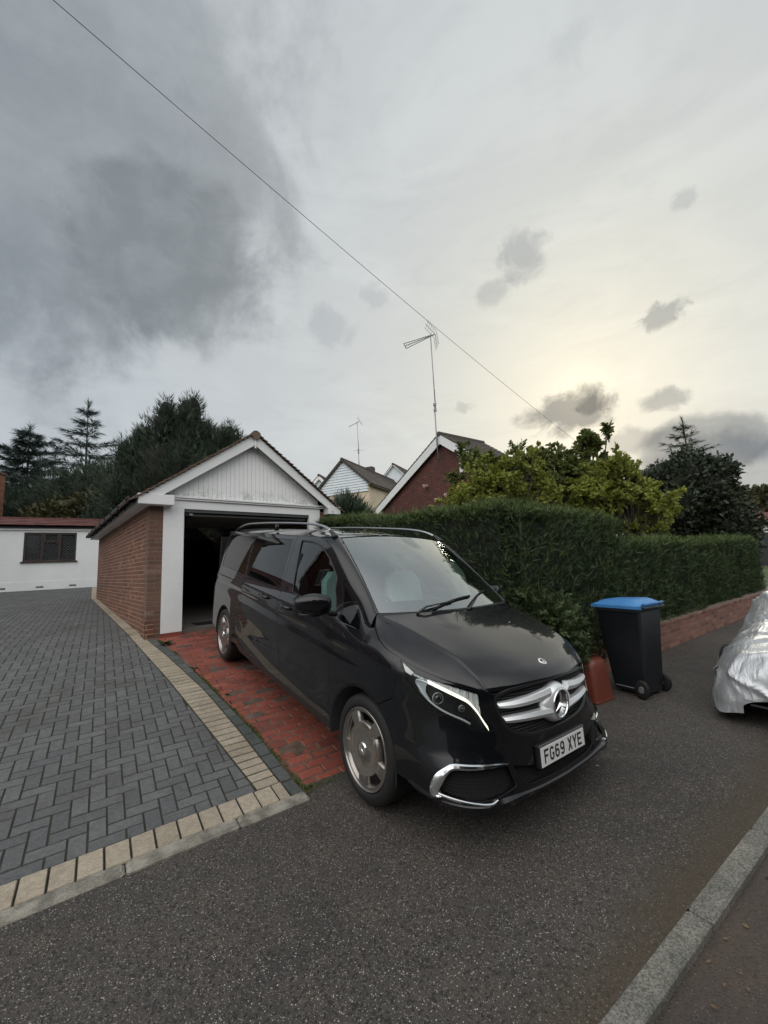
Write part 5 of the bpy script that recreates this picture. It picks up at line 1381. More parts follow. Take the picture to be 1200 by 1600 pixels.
# gutters
gx = -.27
mb = MB(); rows = []
for y in np.linspace(-.19, GD + .2, 12): rows.append([(gx + .058 * math.cos(a), y, 2.245 - .001 * y + .058 * math.sin(a)) for a in np.linspace(math.pi, 2 * math.pi, 11)] + [(gx + .052 * math.cos(a), y, 2.247 + .052 * math.sin(a)) for a in np.linspace(2 * math.pi, math.pi, 11)])
mb.grid(rows, closed=True); mb.f.append(tuple(range(22)))
mb.build('gutter', BLACKPL, gar, True)
for y in np.arange(.05, GD, .95): MB().box(gx - .07, gx + .07, y, y + .03, 2.175, 2.262).box(gx - .03, gx + .07, y - .05, y + .10, 2.168, 2.19).build('gutter_bracket', BLACKPL, gar)
# tiles
def tile_roof(name, parent, o, along, up, L, Hs, tw, gauge, mat, tilt=.018, thick=.016, jit=.004, verge=True):
    """individual plain tiles laid in broken bond; o = eaves start, along = eaves direction, up = up the slope"""
    o, along, up = Vector(o), Vector(along).normalized(), Vector(up).normalized(); n = along.cross(up).normalized(); n = n if n.z > 0 else -n; mb = MB()
    k = 0; h = 0.
    while h < Hs - .01:
        x = -(tw / 2 if k % 2 else 0)
        while x < L:
            a, b = max(x, 0) + .002, min(x + tw, L) - .002
            if b - a > .02:
                j = random.uniform(-jit, jit); e = o + up * (h + random.uniform(-jit, jit)); e2 = o + up * min(h + gauge * 1.25, Hs + .03); l0 = tilt + j; q = []
                for (p, xx, off) in ((e, a, l0), (e, b, l0 + random.uniform(-jit, jit) * .5), (e2, b, .0), (e2, a, .0)): q.append(p + along * xx + n * (off + thick))
                q += [v - n * thick for v in q[:4]]
                mb.add(q, [(0, 1, 2, 3), (4, 5, 1, 0), (5, 6, 2, 1), (7, 4, 0, 3)])
            x += tw
        h += gauge; k += 1
    return mb.build(name, mat, parent)
slen = math.hypot(HX + OV, (HX + OV) * SL)
ez = roofline(-OV)
tile_roof('roof_tiles', gar, (-OV, -.255, ez), (0, 1, 0), (1, 0, SL), GD + .45, slen, .166, .10, TILE_BROWN, tilt=.03, thick=.02, jit=.007)
tile_roof('roof_tiles', gar, (GWD + OV, -.255, ez), (0, 1, 0), (-1, 0, SL), GD + .45, slen, .166, .10, TILE_BROWN, tilt=.03, thick=.02, jit=.007)
MB().add([(-OV + .02, -.16, ez - .005), (HX, -.16, AP - .004), (HX, GD + .15, AP - .004), (-OV + .02, GD + .15, ez - .005)], [(0, 1, 2, 3)]).add([(GWD + OV - .02, -.16, ez - .005), (HX, -.16, AP - .004), (HX, GD + .15, AP - .004), (GWD + OV - .02, GD + .15, ez - .005)], [(3, 2, 1, 0)]).build('roof_felt', BLACKMAT, gar)
mb = MB(); y = -.26
while y < GD + .2:
    rows = [[(HX + r * math.cos(a), yy, AP - .035 + r * math.sin(a) * .95) for a in np.linspace(-.15, math.pi + .15, 11)] for yy, r in ((y, .095), (y + .015, .098), (y + .32, .085))]
    mb.grid(rows); b = len(mb.v); y += .31
mb.lathe([(.001, 0), (.09, 0)], 16, Matrix.Translation((HX, -.255, AP - .03)) @ Matrix.Rotation(math.pi / 2, 4, 'X'))
mb.build('ridge_tiles', TILE_BROWN, gar)
# things kept in the garage
def crate(name, x, y, z, sx, sy, sz, mat, label, cat, rz=0.):
    o = empty(name, gar.matrix_basis @ Vector((x, y, z)) if False else (Matrix.Translation(gar.location) @ Matrix.Rotation(GA, 4, 'Z')) @ Vector((x, y, z)), GA + rz, label, cat)
    MB().bev(-sx / 2, sx / 2, -sy / 2, sy / 2, 0, sz, .012).build('body', mat, o); return o
c1 = crate('storage_box', .78, 2.3, 0, .45, .5, .42, worn('old_cardboard', (.16, .12, .08), (.22, .17, .11), 5.), 'dim brown cardboard box on the garage floor against the left wall', 'box', .2); MB().box(-.02, .02, -.251, .251, .421, .424).build('tape', plain('tape_tan', (.25, .2, .12), .4), c1)
c2 = crate('tool_chest', 1.0, 3.6, 0, .6, .45, .75, worn('old_steel', (.06, .07, .08), (.1, .1, .1), 5.), 'dark tool chest deeper inside the garage', 'cabinet')
for k in range(4): MB().box(-.27, .27, -.24, -.226, .06 + k * .17, .20 + k * .17).build('drawer', worn('drawer_face', (.07, .05, .05), (.11, .08, .07), 6.), c2)
m_ = MB().bev(.9, 1.5, .35, .75, -.003, .009, .004); m_.xf(Matrix.Translation(gar.location) @ Matrix.Rotation(GA, 4, 'Z')); tag(m_.build('floor_mat', BLACKMAT), 'black rubber mat on the garage floor just inside the opening', 'mat')

# ================================================================== WHITE BUNGALOW behind the drive (its wall faces the drive)
bz = gz(17.4)
bun = empty('bungalow', P(0, 17.4, bz), TA, 'low white rendered bungalow with red tiled roof at the back of the drive', 'bungalow')
WX0, WX1, WZ0, WZ1 = -3.72, -2.12, 1.10, 2.22
mb = MB()
for (x0, x1, z0, z1) in ((-11, WX0, .32, 2.42), (WX1, 1.5, .32, 2.42), (WX0, WX1, .32, WZ0), (WX0, WX1, WZ1, 2.42)): mb.box(x0, x1, 0, .25, z0, z1)
mb.box(-11, 1.5, .25, 6, 2.3, 2.42); mb.box(1.25, 1.499, .251, 6, -.2, 2.3); mb.box(-11, -10.75, .251, 6, -.2, 2.3)
mb.build('wall', RENDERW, bun)
MB().box(-11, 1.5, -.018, .24, -.3, .318).build('plinth', RENDERW, bun)
for x in (-5.3, -4.25, -3.17, -2.17): 
    v_ = MB().box(x - .11, x + .11, -.024, -.017, .085, .145).build('air_vent', BLACKPL, bun)
    for k in range(3): MB().box(x - .10 + k * .07, x - .05 + k * .07, -.028, -.023, .095, .135).build('vent_slot', GALV, v_)
win = MB(); F_ = .06
win.box(WX0, WX1, .03, .10, WZ0, WZ0 + F_).box(WX0, WX1, .03, .10, WZ1 - F_, WZ1).box(WX0, WX0 + F_, .03, .10, WZ0 + F_, WZ1 - F_).box(WX1 - F_, WX1, .03, .10, WZ0 + F_, WZ1 - F_)
for x in (WX0 + .53, WX1 - .58): win.box(x, x + .07, .03, .10, WZ0 + F_, WZ1 - F_)
win.box(WX0 + .60, WX1 - .58, .032, .098, WZ1 - .40, WZ1 - .34)
# casement sashes
def sash(mb, x0, x1, z0, z1, y=.012, f=.055): mb.box(x0, x1, y, .05, z0, z0 + f); mb.box(x0, x1, y, .05, z1 - f, z1); mb.box(x0, x0 + f, y, .05, z0 + f, z1 - f); mb.box(x1 - f, x1, y, .05, z0 + f, z1 - f)
sash(win, WX0 + .01, WX0 + .56, WZ0 + .02, WZ1 - .02); sash(win, WX1 - .54, WX1 - .01, WZ0 + .02, WZ1 - .02, .011); sash(win, WX0 + .58, WX1 - .56, WZ1 - .37, WZ1 - .02, .010)
wn = win.build('window', BROWNFR, bun)
MB().box(WX0 + .03, WX1 - .03, .056, .066, WZ0 + .03, WZ1 - .03).build('pane', HGLASS, wn)
MB().bev(WX0 - .06, WX1 + .06, -.07, .03, WZ0 - .05, WZ0 - .003, .006).build('sill', BROWNFR, wn)
mb = MB(); q = .10   # diamond leading
def seg_clip(x0, x1, z0, z1):
    c = x0 - (z1 - z0)
    while c < x1:
        a, b = max(c, x0), min(c + (z1 - z0), x1)
        if b > a:
            mb.tube([(a, .054, z0 + a - c), (b, .054, z0 + b - c)], .0045, 4, False); mb.tube([(a, .0535, z1 - (a - c)), (b, .0535, z1 - (b - c))], .0045, 4, False)
        c += q
seg_clip(WX0 + .07, WX0 + .50, WZ0 + .08, WZ1 - .08); seg_clip(WX1 - .48, WX1 - .07, WZ0 + .08, WZ1 - .08); seg_clip(WX0 + .64, WX1 - .62, WZ1 - .31, WZ1 - .08); seg_clip(WX0 + .60, WX1 - .59, WZ0 + .07, WZ1 - .41)
mb.build('leading', LEAD, wn)
MB().box(-11.2, 1.8, -.06, -.01, 2.30, 2.44).build('fascia', WHITE, bun)
mb = MB(); rows = [[(x, -.11 + .05 * math.cos(a), 2.43 + .05 * math.sin(a)) for a in np.linspace(math.pi, 2 * math.pi, 9)] for x in (-11.2, 1.8)]
mb.grid(rows).build('gutter', BLACKPL, bun)
tile_roof('roof_tiles', bun, (-11.2, -.14, 2.46), (1, 0, 0), (0, 1, .36), 13.0, 1.15, .30, .24, TILE_RED, tilt=.03, thick=.03)
MB().box(-11.3, 1.9, .90, 1.06, 2.84, 2.92).build('ridge_tiles', TILE_RED, bun)
MB().add([(-11.1, -.05, 2.43), (1.7, -.05, 2.43), (1.7, 1.0, 2.82), (-11.1, 1.0, 2.82), (-11.1, 6, 2.5), (1.7, 6, 2.5)], [(0, 1, 2, 3), (3, 2, 5, 4)]).build('roof_deck', BLACKMAT, bun)

# ================================================================== HOUSES
def simple_house(name, base, rz, w, d, eh, rh, wallm, roofm, label, ov=.3, barge=WHITE, tile=(.3, .26), gable_mat=None, gable_z=None, bthick=.20, apx=None):
    """gable front at y=0 spanning x 0..w; ridge runs back along +y"""
    r = empty(name, base, rz, label, 'house'); hx = apx or w / 2; ap = eh + rh; SLs = {-1: rh / hx, 1: rh / hx}
    if apx: SLs[1] = .74
    ehr = ap - (w - hx) * SLs[1]
    g = [(0, 0, -3), (w, 0, -3), (w, 0, ehr), (hx, 0, ap), (0, 0, eh)]
    vs = g + [(x, d, z) for x, y, z in g]
    MB().add(vs, [(0, 1, 2, 3, 4), (9, 8, 7, 6, 5), (0, 5, 6, 1), (1, 6, 7, 2), (0, 4, 9, 5)]).build('wall', wallm, r)
    for s in (-1, 1):
        hw = hx if s < 0 else w - hx; sl = SLs[s]; sln = math.hypot(hw + ov, (hw + ov) * sl); ez = ap - (hw + ov) * sl + .09
        tile_roof('roof', r, (hx + s * (hw + ov), -.22, ez), (0, 1, 0), (-s, 0, sl), d + .4, sln, tile[0], tile[1], roofm, tilt=.03, thick=.03)
    MB().tube([(hx, -.24, ap + .10), (hx, d + .2, ap + .10)], .12, 8).build('ridge_tiles', roofm, r)
    for s in (-1, 1):
        hw = hx if s < 0 else w - hx; sl = SLs[s]; xe = hx + s * (hw + ov); ze = ap - (hw + ov) * sl
        vs = [(hx, -.2, ap + .08), (xe, -.2, ze + .08), (xe, -.2, ze + .08 - bthick), (hx, -.2, ap + .08 - bthick * 1.15)]; vs += [(x, y + .04, z) for x, y, z in vs]
        MB().add(vs, [(0, 1, 2, 3), (7, 6, 5, 4), (0, 4, 5, 1), (3, 2, 6, 7)]).build('barge_board', barge, r)
        MB().add([(hx, -.16, ap + .05), (xe, -.16, ze + .05), (xe, 0.0, ze + .05), (hx, 0.0, ap + .05)], [(0, 1, 2, 3)]).build('verge_soffit', barge, r)
        MB().box(min(xe, xe - s * .03), max(xe, xe - s * .03), 0, d, ze - .04, ze + .10).build('fascia', barge, r)
    return r
def house_window(parent, x0, x1, z0, z1, y=-.03, fr=WHITE, mull=1):
    f = .06; mb = MB().box(x0, x1, y, y + .05, z0, z0 + f).box(x0, x1, y, y + .05, z1 - f, z1).box(x0, x0 + f, y, y + .05, z0 + f, z1 - f).box(x1 - f, x1, y, y + .05, z0 + f, z1 - f)
    for k in range(mull): x = x0 + (x1 - x0) * (k + 1) / (mull + 1); mb.box(x - f / 2, x + f / 2, y, y + .05, z0 + f, z1 - f)
    w = mb.build('window', fr, parent); MB().box(x0 + .02, x1 - .02, y + .02, y + .045, z0 + .02, z1 - .02).build('pane', HGLASS, w)
    MB().box(x0 - .05, x1 + .05, y - .06, y, z0 - .05, z0 - .002).build('sill', fr, w); return w
# brick gabled house beyond the hedge: its gable faces the drive (towards -t); gable x axis runs towards -s
def tsbase(t, s, z): return P(t, s, z)
HZ = .9
bh = simple_house('brick_house', P(12., 10.45 + 5.35, HZ), TA - math.pi / 2, 9.2, 2.8, 4.05, 2.72, BRICK_HOUSE, TILE_DARK, 'red brick house with white bargeboards standing beyond the hedge', bthick=.42, ov=.35, apx=5.35)
# local frame: x -> -s, y -> +t
def mk_small(parent, nm, x0, x1, z0, z1, mat, y0=-.05): return MB().bev(x0, x1, y0, 0, z0, z1, .01).build(nm, mat, parent)
mk_small(bh, 'alarm_box', 6.42, 6.78, 4.72, 5.25, plain('alarm_white', (.72, .72, .70), .5), -.10)
for x, z in ((4.05, 4.55), (4.85, 3.72), (5.5, 3.85)):
    MB().tube([(x, 0.0, z), (x, -.22, z), (x + .10, -.28, z - .05)], .07, 8).build('flue_pipe', plain('flue_pink', (.50, .38, .34), .6), bh)
MB().box(5.0, 5.5, -.03, 0, 2.85, 3.25).build('wall_vent', BLACKPL, bh)
MB().box(3.4, 6.4, -.04, 0, 2.35, 2.42).build('brick_sill', BRICK_ORANGE, bh)
# tall aerial strapped to the gable
def aerial(name, base, h1, h2, lean, label, arm=.7, dirv=(-1, -.3, -.25), big=True):
    r = empty(name, base, 0, label, 'aerial'); lean = Vector(lean); top = Vector((0, 0, h1 + h2)) + lean * (h1 + h2); mid = Vector((0, 0, h1)) + lean * h1
    MB().tube([(0, 0, 0), tuple(mid)], .036, 8).build('mast', GALV, r, True); MB().tube([tuple(mid + Vector((.04, 0, -.35)) ), tuple(top + Vector((.04, 0, 0)))], .025, 8).build('upper_mast', GALV, r, True)
    for dz in (-.3, 0.): MB().bev(mid.x - .06, mid.x + .09, mid.y - .05, mid.y + .05, mid.z + dz - .06, mid.z + dz + .06, .01).build('clamp', GALV, r)
    d = Vector(dirv).normalized(); x = d.cross(Vector((0, 0, 1))).normalized(); z = x.cross(d).normalized()
    c = top + Vector((.04, 0, -.10)); mb = MB()
    if big:
        for a, b_ in ((0., .0), (.14, .10), (-.14, .10)): mb.tube([c - d * .25, c + d * .35 + z * a * .4, c + d * 1.45 + z * a], .018, 6)
        mb.tube([c + d * 1.45 + z * .16, c + d * 1.45 - z * .16], .022, 6)
        mb.build('boom', GALV, r)
        mb = MB()
        for k in range(9): p = c + d * (.15 + k * .15); mb.tube([p - x * .16 + z * .02, p + x * .16 + z * .02], .008, 5)
        for sgn in (-1, 1):
            for k in range(5): p = c - d * .25 + z * sgn * (.08 + .13 * k) - d * (-.04 * k) * 1; mb.tube([p - x * .33, p + x * .33], .009, 5)
            mb.tube([c - d * .25, c - d * .05 + z * sgn * .68], .012, 5); mb.tube([c - d * .25 - x * .3, c - d * .05 + z * sgn * .68 - x * .3], .009, 5); mb.tube([c - d * .25 + x * .3, c - d * .05 + z * sgn * .68 + x * .3], .009, 5)
        mb.build('elements', GALV, r)
    else:
        mb.tube([c - d * .3, c + d * .9], .018, 6).build('boom', GALV, r); mb = MB()
        for k in range(8): p = c + d * (-.2 + k * .14); mb.tube([p - x * .25, p + x * .25], .01, 5)
        for q in (-.35, -.15, .15, .35): mb.tube([c - d * .3 + z * q - x * .3, c - d * .3 + z * q + x * .3], .01, 5)
        mb.tube([c - d * .3 - z * .4, c - d * .3 + z * .4], .012, 5)
        mb.tube([Vector((-.5, 0, h1 * .95)), Vector((.5, 0, h1 * .95))], .012, 5); mb.tube([Vector((-.0, -.4, h1 * .95 + .1)), Vector((.0, .4, h1 * .95 + .1))], .012, 5)
        mb.build('elements', GALV, r)
    return r
aerial('tv_aerial', P(11.72, 10.53, 6.3), 3.0, 3.75, (.0, .02, 0), 'tall leaning television aerial on a mast clamped to the brick gable', dirv=(-1, -.1, -.42))
# cream house with white boarded gable, further back between garage and brick house
ch = simple_house('cream_house', (-4.9, 30.3, 4.3), R(-25), 4.3, 10.5, 3.35, 1.95, CREAM, TILE_DARK, 'cream rendered house with white boarded gable seen between garage and brick house', ov=.25, bthick=.14, barge=TILE_DARK)
mb = MB()
for k in range(12):
    z = 2.72 + k * .2; hw = min(2.13, (5.3 - z - .14) / 1.95 * 2.15)
    if hw > .1: mb.add([(2.15 - hw, -.075, z), (2.15 + hw, -.075, z), (2.15 + hw * .93, -.035, z + .2), (2.15 - hw * .93, -.035, z + .2), (2.15 - hw, -.01, z), (2.15 + hw, -.01, z)], [(0, 1, 2, 3), (4, 5, 1, 0)])
mb.build('gable_boarding', SLATS, ch)
house_window(ch, 1.45, 3.15, 1.5, 2.42, mull=2)
ex = simple_house('far_house', (.25, 38.3, 8.3), R(-25), 2.0, 6, 1.9, 1.0, SLATS, TILE_DARK, 'tiny white gable with dark roof peeping above the right end of the cream house roof', ov=.15, bthick=.10)
ex2 = simple_house('far_house', (-7.2, 34.5, 5.5), R(-12), 3.4, 6, 2.3, 1.75, SLATS, TILE_DARK, 'sliver of white gable just left of the cream house, behind the garage roof', ov=.2, bthick=.3)
MB().box(0, .8, 0, .6, 0, .75).build('chimney', TILE_DARK, ch).location = (1.8, 4.0, 4.9)
aerial('tv_aerial', (-2.0, 34.3, 9.9), 2.0, 2.6, (-.02, 0, 0), 'small television aerial rising from the cream house chimney', dirv=(-.9, -.2, -.5), big=False)
# side wing of the brick house visible through the trees
wing = simple_house('tiled_roof_house', P(17.5, 9.5, .6), TA, 9, 7, 2.9, 2.2, BRICK_HOUSE, TILE_BROWN, 'brown tiled roof glimpsed through the yellow shrubs beyond the hedge', ov=.3)
# house up the left side: brick with a brown roof (seen mostly in reflection)
lh = simple_house('left_house', P(-8.5, 7.5, gz(9) - .2), TA + math.pi / 2, 9, 8, 3.8, 3.0, BRICK_HOUSE, TILE_BROWN, 'dark red brick house beside the drive, outside the left edge of the picture', ov=.3)
house_window(lh, 1.2, 2.8, .9, 2.2); house_window(lh, 5.6, 7.4, .9, 2.2); house_window(lh, 3.6, 5.2, 3.4, 4.5)
fs = empty('brick_chimney', (-21.2, 20., 3.), R(10), 'orange brick chimney stack at the extreme left edge above the bungalow roof', 'chimney')
MB().box(-1.2, .75, 0, 1.0, 0, 4.4).build('stack', BRICK_ORANGE, fs); MB().box(-1.26, .80, -.05, 1.05, 4.401, 4.5).build('capping', BRICK_BROWN, fs)
# far building at the right with white garage door
fb = empty('far_garage', (21.6, 24.6, .55), R(20), 'white fronted outbuilding with hipped red tiled roof at the far right', 'building')
MB().box(0, 7, 0, 5, -1, 2.75).build('wall', RENDERW, fb)
MB().add([(-.3, -.4, 2.75), (7.3, -.4, 2.75), (7.3, 5.3, 2.75), (-.3, 5.3, 2.75), (1.8, 2.4, 4.2), (5.2, 2.4, 4.2)], [(0, 1, 5, 4), (1, 2, 5), (2, 3, 4, 5), (3, 0, 4)]).build('roof', TILE_RED, fb)
MB().box(-.3, 7.3, -.42, -.36, 2.6, 2.78).build('fascia', worn('brown_fascia', (.12, .09, .07), (.16, .12, .09), 2.), fb)
gd = MB().box(1.1, 4.4, -.03, 0, -.3, 2.0).build('garage_door', BLACKPL, fb); MB().box(1.0, 4.5, -.02, .002, 2.0, 2.1).build('door_frame', WHITE, fb)

# ================================================================== BOUNDARY: low brick wall with hedge growing over it
wl = MB().box(2.95, 14.3, .0, .215, -.15, .40).xf(Matrix.Identity(4)); 
wall = wl.build('garden_wall', BRICK_WALL); wall.matrix_world = SITE; tag(wall, 'low red brick garden wall under the hedge along the pavement', 'wall')
MB().box(2.94, 14.31, -.012, .227, .401, .445).build('coping', BRICK_WALL, wall)
zb0 = lambda s: gz(max(0, s)) if s > .5 else .0
hedge('conifer_hedge', [(3.02, 4.9, 2.66), (3.02, 2.6, 2.45), (3.10, .62, 2.33)], .86, 'tall dark conifer hedge alongside the van, running from garage to corner', 34000, zb0, sz=.10)
hedge('conifer_hedge', [(3.3, .48, 2.24), (4.9, .46, 2.16)], .98, 'bulging corner section of conifer hedge behind the blue lidded bin', 25000, lambda s: .12, sz=.10)
hedge('conifer_hedge', [(5.55, .52, 1.80), (9.5, .56, 1.80), (13.7, .62, 1.86)], .92, 'long level clipped hedge above the brick wall running to the right', 46000, lambda s: .36, sz=.115)
# juniper by the end of the hedge next to the garage
conifer_blob_tree('juniper', P(4.1, 6.6, .7), [(P(3.55, 5.6, 2.55), (.75, .7, .6)), (P(4.0, 6.2, 2.75), (.45, .45, .65))], 2600, .34, LEAF_CYP, 'spiky dark juniper poking up between the garage and the hedge', 'shrub', tr=.05, up=.5, core=.6)
# privet spilling out at the hedge corner
def shrub(name, base, blobs, n, size, mat, label, core=.5, **k): return broad_tree(name, base, blobs, n, size, mat, label, 'shrub', tr=.03, tv=SMALLB, tf=SMALLB_F, core=core, shell=.6, nl=6, lr=.01, **k)
shrub('privet_bush', P(3.12, .02, 0), [(P(3.05, .02, .80), (.42, .34, .42)), (P(3.2, -.06, .55), (.32, .30, .30)), (P(2.8, .10, .55), (.3, .3, .45))], 4200, .085, LEAF_SHRUB, 'small leaved bush spilling from the hedge corner above the brown container')
# yellow-green trees in the garden behind the hedge
branchy_tree('lime_shrub', (2.6, 9.3, .6), tipcloud([((1.9, 9.2, 2.75), (.75, .5, .55)), ((2.6, 9.4, 3.3), (.85, .6, .85)), ((1.5, 9.5, 2.6), (.4, .4, .3)), ((3.4, 9.2, 3.1), (.9, .6, .9))], 90, .22, .36), 13000, .083, LEAF_LIME, 'yellow leaved tree in front of the brick gable, leftmost of the yellow ones', 'shrub')
branchy_tree('garden_tree', (3.7, 10.2, .7), tipcloud([((3.4, 10.2, 3.6), (.9, .7, 1.0)), ((4.2, 10.2, 3.7), (.9, .6, .95)), ((2.25, 10.0, 4.05), (.34, .3, .62)), ((2.85, 10.1, 4.05), (.45, .35, .5)), ((4.8, 10.1, 3.3), (.8, .7, 1.0))], 90, .22, .40), 12500, .095, LEAF_MID, 'mid green leafy tree behind the hedge, between the two yellow ones')
branchy_tree('tall_sapling', (5.2, 10., .7), tipcloud([((5.45, 10., 4.45), (.42, .4, .5)), ((5.1, 10., 4.35), (.3, .3, .4)), ((5.7, 10., 4.75), (.28, .3, .22)), ((5.1, 10., 3.7), (.5, .4, .6)), ((5.8, 10., 3.9), (.42, .4, .5)), ((5.3, 10, 3.1), (.7, .5, .6))], 48, .18, .32), 6500, .092, LEAF_MID, 'tallest thin topped leafy tree rising above the hedge against the sky')
branchy_tree('lime_shrub', (5.9, 9., .7), tipcloud([((5.7, 9.0, 2.8), (.9, .6, .75)), ((5.5, 9., 3.55), (.38, .4, .5)), ((5.95, 9., 3.1), (.45, .5, .5)), ((6.2, 9., 2.5), (.5, .5, .35)), ((4.8, 9., 2.8), (.7, .5, .7)), ((4.9, 9., 3.4), (.3, .3, .35))], 90, .20, .34), 13000, .085, LEAF_LIME, 'bright yellow leaved tree over the hedge corner, rightmost of the yellow ones', 'shrub')
# dark tree at the right, with a spire conifer behind
broad_tree('dark_tree', (11.8, 15.2, .8), (lambda bl: bl + plumes(bl, 40, .5, .5))([((11.3, 15.2, 3.4), (1.7, 1.4, 1.6)), ((12.6, 15.4, 3.1), (1.4, 1.3, 1.5)), ((10.7, 15.1, 3.9), (.9, .8, .9)), ((11.9, 15., 4.3), (1.1, .9, .8)), ((13.0, 15.2, 2.2), (1.2, .9, 1.1))]), 19000, .15, LEAF_DARK, 'dark dense tree with pale bare twigs beyond the far end of the hedge', tr=.14, core=.7, shell=.5, limbmat=BARKGREY, nl=26, lr=.035)
def tiered_conifer(name, base, h, r0, mat, label, tiers=9, size=.4, droop=.25, n_per=70, irregular=.25, zlow=.25):
    root = empty(name, base, 0, label, 'tree'); MB().tube([(0, 0, 0), (.05, 0, h * .6), (0, 0, h)], [.16, .07, .012], 8).build('trunk', BARK, root, True)
    Pp = []; D = []; mb = MB()
    for k in range(tiers):
        f = zlow + (1 - zlow) * (k / tiers); z = h * f; R_ = r0 * (1 - f) ** .85 / (1 - zlow) ** .85
        for b in range(7):
            a = k * 2.4 + b * 2 * math.pi / 7 + random.uniform(-.3, .3); L = R_ * random.uniform(1 - irregular * 2, 1 + irregular); d = Vector((math.cos(a), math.sin(a), 0))
            tip = d * L + Vector((0, 0, z - droop * L * .3 + .25 * L)); st = Vector((0, 0, z)); mb.tube([tuple(st), tuple(st.lerp(tip, .5) + Vector((0, 0, -.04 * L))), tuple(tip)], [.035 * (1 - f) + .008, .02 * (1 - f) + .006, .003], 5)
            for q in range(int(n_per * L / r0) + 6):
                t = random.random()**.7; p = st.lerp(tip, t) + Vector((0, 0, -.16 * math.sin(math.pi * t) * L * .3)); s_ = d.cross(Vector((0, 0, 1))) * random.choice((-1, 1))
                Pp.append(tuple(p + s_ * random.uniform(0, .12) * L * (1 - t * .5))); D.append(tuple(d * .8 + s_ * random.uniform(.2, 1.) + Vector((0, 0, random.uniform(-.3, .2)))))
    for q in range(30): Pp.append((0, 0, h * random.uniform(.9, 1.))); D.append((random.uniform(-.5, .5), random.uniform(-.5, .5), 1.2))
    mb.build('limb', BARK, root); Pp = np.array(Pp); D = np.array(D); scatter('crown', Pp, D, size * rng.uniform(.5, 1.2, len(Pp)), CONIF, CONIF_F, mat, root, .3); return root
tiered_conifer('spire_conifer', (14.4, 18.2, .8), 7.0, 2.5, LEAF_DARK, 'thin conifer spire poking above the dark tree at the right', tiers=12, size=.30, n_per=60, zlow=.3)
broad_tree('far_tree', (26.4, 29, .5), [((25.6, 29, 4.3), (1.6, 1.5, 1.6)), ((27.4, 29, 4.4), (1.8, 1.5, 1.5)), ((24.4, 28.6, 3.4), (1.2, 1., 1.3))], 5000, .32, LEAF_OLIVE, 'olive green tree behind the red roofed outbuilding at the far right', tr=.18, core=.8, shell=.4)
# trees behind garage and bungalow
cyb = [((-10.2, 19, 6.2), (2.5, 2.2, 3.2)), ((-8.6, 19.2, 5.4), (2.4, 2.2, 3.1)), ((-12.0, 19, 5.0), (2.0, 2.0, 3.0)), ((-7.8, 19.4, 4.9), (1.8, 1.8, 2.4)), ((-9.9, 18.8, 8.1), (1.5, 1.4, 1.7)), ((-11.7, 19, 7.4), (1.0, 1.0, 1.3)), ((-8.3, 19, 7.3), (1.3, 1.2, 1.3)), ((-12.6, 18.8, 3.2), (1.7, 1.4, 2.2))]
conifer_blob_tree('cypress', (-9.8, 19.5, 1.2), cyb + plumes(cyb, 90, .42, .95), 44000, .30, LEAF_CYP, 'huge dark cypress towering behind the garage roof', tr=.35, up=.9, core=.78, shell=.45)
tiered_conifer('blue_cedar', (-24.0, 26.0, 2.0), 10.1, 4.6, LEAF_BLUE, 'grey blue cedar at the left edge behind the bungalow', tiers=13, size=.6, n_per=300, zlow=.2)
tiered_conifer('cedar', (-19.3, 25, 2.0), 11.2, 3.1, LEAF_BLUE, 'sparse tiered cedar with gaps between branches, beside the cypress', tiers=10, size=.5, n_per=85, irregular=.3, zlow=.35)
conifer_blob_tree('dark_conifer', (-18.5, 23, 2.), [((-19.0, 23, 5.6), (2.2, 1.6, 2.4)), ((-16.9, 23, 5.9), (2.2, 1.6, 2.5)), ((-21.5, 23, 4.6), (2.4, 1.6, 2.2)), ((-24.5, 23, 5.0), (2.5, 1.6, 2.6))], 15000, .4, LEAF_CYP, 'row of dark conifer growth behind the bungalow roof', tr=.2, core=.85)
broad_tree('olive_tree', (-14.4, 21, 1.8), [((-15.4, 21, 4.7), (1.7, 1.3, 1.5)), ((-17.8, 21.3, 4.6), (1.6, 1.2, 1.1)), ((-13.8, 21, 4.2), (1.5, 1.2, 1.5))], 8000, .25, LEAF_OLIVE, 'brownish olive broadleaf tree just above the bungalow roof', tr=.15, core=.78, shell=.45)

# ================================================================== STREET THINGS
# wheelie bin
def ray_frame(a, b): return None
bin_o = empty('wheelie_bin', (2.93, 4.99, 0), R(-150), 'dark wheelie bin with bright blue lid standing by the hedge', 'bin')
rows = []
for z, wx, wy, y0 in ((.045, .215, .235, .03), (.09, .225, .245, .03), (.55, .252, .295, .01), (.94, .274, .335, 0.), (.955, .285, .348, 0.), (.985, .288, .352, 0.), (.986, .275, .34, 0.)):
    row = []
    for k in range(4):
        cx = (1, -1, -1, 1)[k] * (wx - .045); cy = (1, 1, -1, -1)[k] * (wy - .045) + y0
        for j in range(5): a = R(90 * k + 22.5 * j); row.append((cx + .045 * math.cos(a), cy + .045 * math.sin(a), z))
    rows.append(row)
mb = MB().grid(rows, closed=True); mb.f.append(tuple(reversed(range(20))))
body = mb.build('body', BIN, bin_o, True)
body.data.set_sharp_from_angle(angle=R(35))
MB().bev(.222, .232, -.17, .10, .075, .088, .003).build('foot_bar', GALV, body)
for sx in (-1, 1): MB().bev(sx * .285 - .006, sx * .285 + .006, -.30, .33, .935, .975, .004).build('rim_flange', BIN, body)
bin_o.scale = (.83, .80, 1.02)
